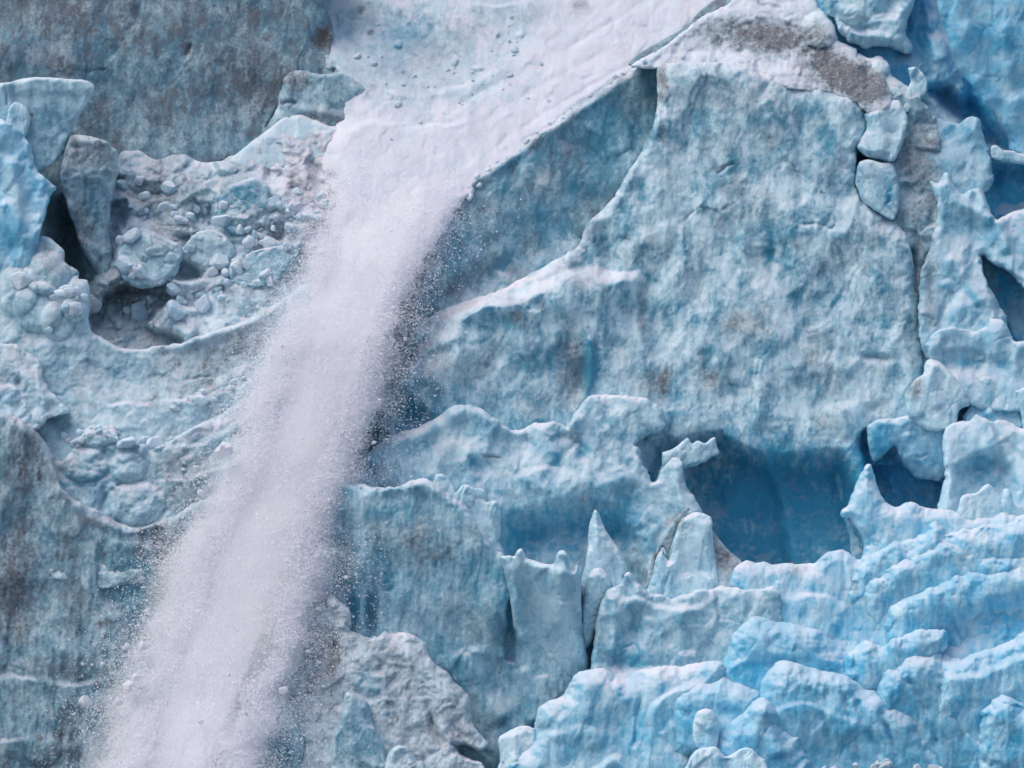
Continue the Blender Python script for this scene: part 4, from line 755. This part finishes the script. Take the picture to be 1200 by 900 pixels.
mass("ice_mass", "large pale blue ice block with a ragged rim at bottom centre", "ice block",
     [(570, 980), (580, 915), (588, 900), (600, 887), (612, 877), (621, 869), (627, 853), (630, 832), (640, 824), (653, 818), (663, 811), (667, 800), (672, 792), (687, 785), (707, 783), (720, 792), (733, 795), (739, 788), (760, 783), (780, 781), (800, 780), (825, 776), (845, 775), (850, 800), (820, 880), (815, 980)],
     -132, .38, 'lobe', streak=1.5, R=34, rd=44, deep=.5, dv=.28, dirt=.01, dirtv=.06, cap=1, azure=.7, amp=.8, sub=2, kind="structure",
     patches=[('dirt', 634, 850, 5, 8, 0, .4), ('rust', 634, 850, 6, 8, 0, .6), ('rust', 760, 848, 4, 8, 0, .5), ('dirt', 760, 848, 4, 7, 0, .3), ('deep', 740, 860, 20, 30, 0, .3), ('azure', 700, 830, 60, 30, 0, -.2)],
     feats=[('step', [(752, 920), (754, 870), (758, 840), (772, 818), (795, 806), (815, 800)], 12, 40, 7), ('ridge', [(685, 790), (690, 830), (700, 880)], 12, 7), ('hump', 735, 840, 16, 40, 8, -10), ('step', [(690, 905), (703, 895), (720, 886), (735, 895), (745, 910)], 10, 16, 6), ('step', [(640, 860), (665, 850), (700, 855), (720, 850)], 7, 24, 8), ('crack', [(752, 800), (748, 840), (744, 880)], 5, 7), ('step', [(770, 860), (785, 845), (800, 850)], 6, 20, 6)])
# --- bottom left of centre: dirty snow
mass("dirty_snow", "lumpy dirty grey snow bank at the foot of the streaked face", "snow bank",
     [(340, 760), (345, 720), (355, 700), (363, 694), (375, 692), (391, 697), (403, 708), (410, 717), (411, 730), (409, 736), (417, 741), (433, 747), (443, 747), (450, 740), (459, 743), (468, 741), (480, 742), (489, 747), (499, 754), (502, 766), (513, 781), (524, 786), (531, 797), (543, 807),
      (551, 821), (552, 836), (557, 853), (571, 867), (570, 875), (559, 879), (545, 874), (534, 874), (540, 884), (555, 890), (565, 893), (570, 910), (575, 980), (330, 980)],
     -112, .6, 'snow', R=12, rd=22, deep=.25, dv=.25, dirt=.26, dirtv=.3, snow=.3, cap=1, kind="structure", amp=1.0, sub=2,
     patches=[('deep', 430, 800, 24, 14, 30, .4), ('snow', 430, 800, 20, 14, 30, -.2), ('dirt', 400, 750, 40, 20, 0, .15), ('dirt', 520, 850, 30, 30, 0, .15), ('deep', 470, 800, 50, 30, 40, .2), ('dirt', 380, 790, 30, 60, 0, .25), ('rust', 390, 760, 60, 60, 0, .2)],
     feats=[('crack', [(500, 800), (503, 830), (512, 860), (525, 880)], 7, 14), ('step', [(385, 745), (400, 760), (410, 790), (440, 820)], -8, 20, 7), ('area', [(530, 872), (545, 872), (562, 880), (566, 892), (545, 890)], -30, 5), ('ridge', [(380, 700), (400, 720), (400, 740)], 8, 6), ('hump', 380, 770, 14, 40, 20, -14), ('ridge', [(412, 760), (450, 800), (490, 860)], 14, 8), ('ridge', [(455, 750), (500, 790), (540, 850)], 14, 8), ('step', [(410, 790), (450, 805), (470, 850), (500, 890)], 8, 25, 8)])
mass("ice_slab", "smooth grey ice slab leaning in the dirty snow bank at the bottom edge", "ice slab",
     [(388, 880), (396, 853), (402, 825), (406, 811), (419, 816), (431, 823), (434, 836), (438, 849), (444, 862), (450, 874), (453, 890), (458, 920), (458, 980), (390, 980)],
     -138, .25, 'smooth', R=10, rd=22, deep=.45, dirt=.1, dirtv=.2, cap=.8, edge=.8, thick=50, res=1.1)
mass("snow_lump", "small dirty snow lump right of the leaning grey slab at the bottom edge", "snow lump",
     [(452, 890), (458, 879), (466, 874), (475, 876), (483, 882), (490, 891), (498, 900), (510, 980), (450, 980)],
     -140, .4, 'snow', R=10, rd=18, deep=.2, dirt=.2, dirtv=.2, snow=.2, cap=1, edge=1.2, thick=50, res=1.1)
mass("ice_bulge", "rounded grey-blue ice bulge half hidden by the avalanche powder at the bottom edge", "ice bulge",
     [(225, 980), (240, 880), (262, 843), (283, 829), (310, 822), (333, 824), (347, 837), (357, 853), (362, 877), (361, 905), (365, 980)],
     -128, .3, 'smooth', R=24, rd=40, deep=.55, dirt=.12, dirtv=.2, cap=.5, edge=.8, thick=60)
mass("ice_block", "pale ice block wedged in the gap left of the large bottom centre block", "ice block",
     [(582, 905), (586, 885), (584, 866), (590, 860), (600, 855), (613, 850), (622, 852), (630, 860), (632, 885), (625, 910), (600, 920)],
     -118, .5, 'smooth', R=11, rd=18, deep=.3, dirt=.02, dirtv=.08, cap=1, azure=.3, edge=1.2, thick=40, res=1.0, feats=[('ridge', [(600, 858), (606, 880), (600, 905)], 7, 6)])

# ------------------------------------------------------------------ the avalanche
AV_Y = np.array([140, 180, 220, 260, 300, 350, 400, 450, 500, 550, 600, 650, 700, 750, 800, 850, 900, 980], float)
AV_L = np.array([425, 400, 385, 377, 364, 340, 318, 300, 284, 262, 236, 213, 195, 173, 153, 136, 120, 92], float)
AV_R = np.array([640, 600, 553, 516, 498, 480, 464, 450, 434, 414, 396, 384, 370, 352, 336, 320, 306, 284], float)
AV_D = np.interp(AV_Y, [140, 180, 220, 260, 300, 400, 500, 600, 700, 800, 900, 980], [250, 190, 136, 80, 24, -84, -152, -220, -292, -372, -456, -524])

def av(y, A): return np.interp(y, AV_Y, A)

def core_depth(x, y):
    c, w = (av(y, AV_L) + av(y, AV_R)) / 2, (av(y, AV_R) - av(y, AV_L)) / 2
    u = np.clip((x - c) / w, -1, 1)
    return av(y, AV_D) + 20 * u ** 4 - 9 * fbm(x + .32 * y, y, 48, 77, 3, .8, 1.6) - 3 * fbm(x, y, 16, 78, 5, .9, 1.3)

ys = np.array([196, 230, 265, 300, 350, 400, 450, 500, 550, 600, 650, 700, 750, 800, 850, 900, 985], float)
wl, wr = av(ys, AV_L), av(ys, AV_R)
ins = np.interp(ys, [190, 300, 400, 600, 900], [.04, .14, .22, .26, .28])
core_poly = [(l + (r - l) * i, y) for l, r, i, y in zip(wl, wr, ins, ys)] + [(r - (r - l) * i, y) for l, r, i, y in list(zip(wl, wr, ins, ys))[::-1]]
mass("snow_avalanche", "white stream of powder snow avalanching down the icefall", "avalanche", core_poly, 0, style='dune', R=10, rd=8, edge=7,
     dfun=core_depth, mat=SNOW_M, thick=30, amp=.8, res=2.0, kind="stuff")

def grains(n, seed):
    """snow flakes of the blowing powder: dense against the stream, thinning out sideways"""
    r = np.random.default_rng(seed)
    y = r.uniform(185, 985, int(n * 1.6))
    y = y[r.uniform(size=len(y)) < np.interp(y, [185, 250, 400, 985], [.2, .6, .85, 1])][:n]
    n = len(y)
    c, w = (av(y, AV_L) + av(y, AV_R)) / 2, (av(y, AV_R) - av(y, AV_L)) / 2
    us = np.linspace(0, 2.2, 400)
    pdf = np.interp(us, [0, .42, .58, .76, .92, 1.08, 1.28, 1.6, 2.2], [.16, .22, .8, 1.0, .62, .24, .07, .016, 0])
    cdf = np.cumsum(pdf); cdf /= cdf[-1]
    u = np.interp(r.uniform(size=n), cdf, us) * r.choice((-1, 1), n)
    # billows and faint lanes along the fall line
    bil = fbm(c + u * w, y * .75, 46, 43, 4)
    st = .5 * fbm(u * 60 + 200, y * .35, 16, 41, 3, 1, 3.2) + bil
    keep = r.uniform(size=n) < np.clip(.78 + 1.3 * st, .12, 1)
    x = c + u * w * (1 + .22 * fbm(u * 14 + 100, y, 60, 5, 4)) + r.normal(0, 3, n)
    x, y, u = x[keep], y[keep], u[keep]; n = len(x)
    d = av(y, AV_D) + 20 * np.minimum(u ** 4, 1.6) - r.uniform(2, 20, n)
    size = np.minimum(.36 + r.exponential(.18, n), 1.6) * PX * 1.15
    P = world_pts(x, y, d)
    T = np.array([[1.2, 0, 0], [-.6, 1.0, 0], [-.6, -1.0, 0]], float)
    nz = np.array([-.1, -.7, .7]) + .35 * r.normal(size=(n, 3)); nz /= np.linalg.norm(nz, axis=1)[:, None]
    tx = np.cross(nz, r.normal(size=(n, 3))); tx /= np.linalg.norm(tx, axis=1)[:, None]
    Rm = np.stack([tx, np.cross(nz, tx), nz], 2)
    V = np.einsum('nij,kj->nki', Rm, T) * size[:, None, None] + P[:, None, :]
    return V.reshape(-1, 3), np.arange(3 * n).reshape(n, 3)

gv, gf = grains(520000, 3)
put("powder_snow", gv, [gf], GRAIN, "cloud of fine white powder blowing off the avalanche", "powder snow", kind="stuff", smooth_sh=False)

# ------------------------------------------------------------------ loose blocks and flying chunks
import bmesh
def block_mesh(name, seed, sub, facets, rough, mat):
    r = np.random.default_rng(seed)
    bm = bmesh.new(); bmesh.ops.create_icosphere(bm, subdivisions=sub, radius=1)
    nn = r.normal(size=(facets, 3)); nn /= np.linalg.norm(nn, axis=1)[:, None]
    hh = r.uniform(.5, .95, facets)
    for v in bm.verts:
        p = np.array(v.co)
        dots = nn @ p
        k = np.where(dots > .05, hh / np.maximum(dots, .05), 9.0)
        kk = np.sort(k)[:2]
        rad = min(kk[0] - .015 * math.exp(-(kk[1] - kk[0]) * 20), 1.1)
        rad *= 1 + rough * float(fbm(np.array([p[0] * 3 + seed]), np.array([p[1] * 3 + p[2] * 4]), 1.0, seed, 3)[0])
        v.co = v.co * rad
    me = bpy.data.meshes.new(name)
    bm.to_mesh(me); bm.free()
    me.polygons.foreach_set("use_smooth", np.full(len(me.polygons), False))
    r2 = np.random.default_rng(seed + 5)
    base = {'deep': r2.uniform(.2, .5), 'dirt': r2.uniform(.0, .08), 'snow': r2.uniform(.25, .7), 'rust': 0, 'azure': .1, 'cap': 1}
    for k, v in base.items():
        a = me.attributes.new(k, 'FLOAT', 'POINT'); a.data.foreach_set("value", np.full(len(me.vertices), v, np.float32))
    me.materials.append(mat)
    return me

BL = [block_mesh("ice_block", 100 + i, 3, 9, .10, ICE) for i in range(9)]
CH = [block_mesh("ice_chunk", 200 + i, 2, 7, .35, GRAIN) for i in range(6)]
dg = bpy.context.evaluated_depsgraph_get()

def loose(meshes, name, label, cat, group, x, y, rx, ry, d, seed, tilt=None):
    r = random.Random(seed)
    o = bpy.data.objects.new(name, meshes[seed % len(meshes)])
    scene.collection.objects.link(o)
    p = world_pts(np.array(x, float), np.array(y, float), np.array(d, float))
    o.location = p.tolist()
    o.scale = (rx * PX, (rx + ry) / 2 * PX, ry * PX)
    a = r.uniform(-1.3, 1.3) if tilt is None else tilt
    o.rotation_euler = (r.uniform(-.4, .4), a * .5, r.uniform(-1, 1))
    return tag(o, label, cat, group)

def hit(x, y):
    """depth in pixels of the ice seen at (x, y), from the surfaces built so far"""
    far = world_pts(np.array(x, float), np.array(y, float), np.array(0.0))
    o0 = np.array([0, -CAM_D, CAM_Z]); dv = far - o0
    ok, loc, *_ = scene.ray_cast(dg, o0.tolist(), (dv / np.linalg.norm(dv)).tolist())
    return loc[1] / PX if ok else 0.0

r = random.Random(11)
def chunk_label(x, y):
    L, R_ = float(av(y, AV_L)), float(av(y, AV_R))
    u = (2 * x - L - R_) / (R_ - L)
    side = "left of the avalanche" if u < -1 else "right of the avalanche" if u > 1 else "in the avalanche's left half" if u < 0 else "in the avalanche's right half"
    part = "beside the ice ledges" if y < 560 else "beside the streaked wall tops" if y < 680 else "above the dirty snow bank" if y < 790 else "near the bottom edge"
    return "small white chunk flying " + side + " " + part
big = [(100, 822, 8, 7, "largest white ice chunk, flying alone left of the avalanche over the streaked wall"), (151, 803, 8, 7, "pale ice chunk at the lower left edge of the avalanche, largest of a cluster"),
       (167, 757, 6, 5, "blocky white ice chunk at the left edge of the avalanche above the cluster"), (261, 527, 11, 10, "large soft pale ice chunk on the left edge of the avalanche halfway down"),
       (332, 809, 5, 5, "white ice chunk flying above the rounded grey-blue ice bulge"), (236, 577, 5, 4, "white ice chunk beside the avalanche just above the rim of the streaked wall")]
for i, (x, y, rx, ry, lb) in enumerate(big):
    loose(CH, "ice_chunk", lb, "ice chunk", "ice chunks flying with the avalanche", x, y, rx, ry, float(av(y, AV_D)) - 26, i)
n = 0
for x, y, rr_ in [(160, 794, 5), (139, 822, 5), (149, 757, 4), (173, 715, 3.4), (236, 845, 3.6), (287, 836, 3.4), (230, 548, 4), (237, 605, 3.4), (120, 778, 2.4), (108, 779, 2), (130, 820, 2.4), (97, 857, 1.6), (99, 870, 1.6), (163, 733, 2.6), (97, 778, 2.2), (273, 800, 2.6), (268, 790, 2.4)]:
    loose(CH, "ice_chunk", chunk_label(x, y), "ice chunk", "ice chunks flying with the avalanche", x, y, rr_, rr_ * r.uniform(.7, 1), float(av(y, AV_D)) - 26, 10 + n); n += 1
while n < 190:
    y = r.uniform(380, 900)
    side_ = r.choice((-1, 1, 1, 0))
    L, R_ = float(av(y, AV_L)), float(av(y, AV_R)); w = (R_ - L) / 2
    u = side_ * (0.8 + r.expovariate(4.5)) if side_ else r.uniform(-.8, .8)
    x = (L + R_) / 2 + u * w
    s_ = 0.9 + r.expovariate(1.6)
    if s_ > 3.6 or x < 60: continue
    loose(CH, "ice_chunk", chunk_label(x, y), "ice chunk", "ice chunks flying with the avalanche", x, y, s_, s_ * r.uniform(.65, 1), float(av(y, AV_D)) + 26 * min(u * u, 1.6) - 24 - r.uniform(0, 8), 40 + n); n += 1

# blocks lying on the shelves
named = [(163, 366, 15, 15, "rounded blue-grey ice block at the lower left of the snow shelf rubble"), (205, 364, 13, 11, "angular grey ice block right of the rounded block on the snow shelf"), (240, 356, 12, 12, "pale blue ice block on the snow shelf near the avalanche track"),
         (318, 240, 16, 12, "pale wedge-shaped ice block high on the snow shelf"), (293, 283, 9, 8, "white rounded ice block in the middle of the snow shelf"), (366, 255, 14, 7, "flat grey ice block beside the avalanche high on the snow shelf"),
         (238, 245, 8, 5, "small white ice block on the dirty upper part of the snow shelf"), (183, 521, 12, 9, "round grey ice block on the rubble ledge above the streaked wall"), (148, 519, 13, 7, "flat pale ice block left of the round block on the rubble ledge"),
         (236, 469, 10, 8, "white ice block on the upper rubble line beside the avalanche"), (210, 338, 20, 9, "long grey ice block with dirty top on the snow shelf"), (350, 225, 8, 6, "small grey ice block by the snow beside the avalanche")]
for i, (x, y, rx, ry, lb) in enumerate(named):
    loose(BL, "ice_block", lb, "ice block", "ice blocks lying on the shelves", x, y, rx, ry, hit(x, y + ry * .3) - 2, i)
zones = [((130, 175), (60, 45), 0, 0)]
spots = []
def line_spots(pts, k, jit, lo, hi):
    P = spline(pts, 8)
    for _ in range(k):
        p = P[r.randrange(len(P))]
        spots.append((p[0] + r.gauss(0, jit), p[1] + r.gauss(0, jit * .6), r.uniform(lo, hi)))
def lump_label(x, y, s_):
    size = "tiny" if s_ < 3 else "small" if s_ < 5.5 else "medium" if s_ < 8 else "large"
    if y > 470: z = "on the rubble ledge above the streaked wall"
    elif y > 425: z = "on the upper rubble line left of the avalanche"
    elif x < 110: z = "on the bumpy ridge at left"
    elif y > 318: z = "in the lower heap of the snow shelf beside the dark hollow"
    elif x > 255: z = "on the right part of the snow shelf beside the avalanche"
    else: z = "on the dirty left part of the snow shelf"
    return size + " loose ice lump " + z
line_spots([(160, 375), (200, 350), (260, 345), (320, 320)], 34, 9, 2.0, 6.5)
line_spots([(290, 280), (330, 255), (370, 245), (385, 220)], 26, 10, 1.6, 5)
line_spots([(150, 240), (200, 250), (250, 280)], 16, 14, 2, 5.5)
line_spots([(150, 225), (210, 240), (260, 270), (330, 240)], 16, 18, 5, 11)
line_spots([(230, 340), (280, 310), (340, 280)], 14, 14, 5, 10)
line_spots([(140, 260), (150, 300), (180, 330)], 8, 10, 6, 12)
line_spots([(40, 330), (70, 350), (95, 345), (60, 385)], 12, 12, 6, 13)
line_spots([(70, 510), (90, 520), (110, 505), (140, 515), (190, 515)], 24, 5, 2.4, 6)
line_spots([(200, 480), (240, 465), (280, 445)], 20, 6, 1.8, 4.5)
line_spots([(215, 545), (235, 560), (225, 590)], 16, 7, 1.4, 3)
basin = []
for k in range(46):
    t = r.random()
    basin.append((420 + 200 * t + r.gauss(0, 22), 30 + 70 * math.sin(t * 3.1) + r.gauss(0, 20), 1.2 + r.expovariate(.7)))
edge_line = spline([(555, 212), (600, 182), (650, 146), (700, 110), (755, 76)], 10)
for k in range(34):
    p = edge_line[r.randrange(len(edge_line))]; s_ = min(1.1 + r.expovariate(.9), 4)
    x, y = p[0] + r.gauss(0, 3), p[1] - 2 + r.gauss(0, 3)
    loose(BL, "ice_block", ("tiny" if s_ < 2 else "small") + " ice lump on the snowy rim between the chute and the recessed face", "ice block", "ice lumps on the chute rim", x, y, s_ * 1.3, s_, hit(x, y), k)
for i, (x, y, s_) in enumerate(basin):
    s_ = min(s_, 5)
    loose(BL, "ice_block", ("tiny" if s_ < 2.2 else "small") + " ice lump scattered in the bluish " + ("left" if x < 500 else "right") + " half of the upper snow basin", "ice block", "ice lumps in the upper snow basin", x, y, s_ * 1.2, s_, hit(x, y), i)
for i, (x, y, s_) in enumerate(spots):
    loose(BL, "ice_block", lump_label(x, y, s_), "ice block", "small ice lumps in the rubble", x, y, s_ * r.uniform(.9, 1.4), s_, hit(x, y) - s_ * .1, i)
for i in range(34):
    x = r.uniform(965, 1110); y = 905 + r.gauss(0, 5)
    s_ = r.uniform(3, 7)
    loose(BL, "ice_block", "small white ice lump in the rubble strip along the bottom edge at right", "ice block", "white ice lumps along the bottom edge", x, y, s_ * 1.2, s_, hit(x, y) - s_ * .2, i)

# ------------------------------------------------------------------ powder mist: three thin, evenly dense clouds
def mist(k, u0, hw, y0, y1, dens, seed):
    yy = np.linspace(y0, y1, 60); M = 28
    c, w = (av(yy, AV_L) + av(yy, AV_R)) / 2, (av(yy, AV_R) - av(yy, AV_L)) / 2
    end = np.sqrt(np.clip(1 - np.abs(np.linspace(-1, 1, 60)) ** 6, .002, 1))
    a = np.linspace(0, 2 * math.pi, M, endpoint=False)
    A, Yg = np.meshgrid(a, yy)
    W = (w * hw * end)[:, None]
    lump = 1 + .38 * fbm(np.cos(A) * 60 + seed * 91, Yg * 1.0, 60, seed, 4)
    X = (c + u0 * w)[:, None] + np.cos(A) * W * lump
    D = av(Yg, AV_D) + 6 - 26 * end[:, None] * np.sin(A) * lump
    V = world_pts(X, Yg, D).reshape(-1, 3)
    F = [[i * M + q, i * M + (q + 1) % M, (i + 1) * M + (q + 1) % M, (i + 1) * M + q] for i in range(59) for q in range(M)]
    m = bpy.data.materials.new("powder_mist"); m.use_nodes = True
    nt = m.node_tree; nt.nodes.remove(nt.nodes["Principled BSDF"])
    vs = N(nt, "ShaderNodeVolumeScatter"); vs.inputs["Color"].default_value = (.97, .97, .99, 1); vs.inputs["Density"].default_value = dens
    nt.links.new(vs.outputs[0], nt.nodes["Material Output"].inputs["Volume"])
    put("powder_mist", V, [np.array(F), np.array([list(range(M))[::-1], [59 * M + q for q in range(M)]])], m, "thin white mist of powder snow round the avalanche", "snow mist", kind="stuff")
scene.cycles.volume_bounces = 8
mist(0, 0, 1.0, 215, 990, .28, 3)
mist(1, -.2, 1.1, 480, 990, .25, 5)
mist(2, .15, .8, 240, 800, .3, 8)
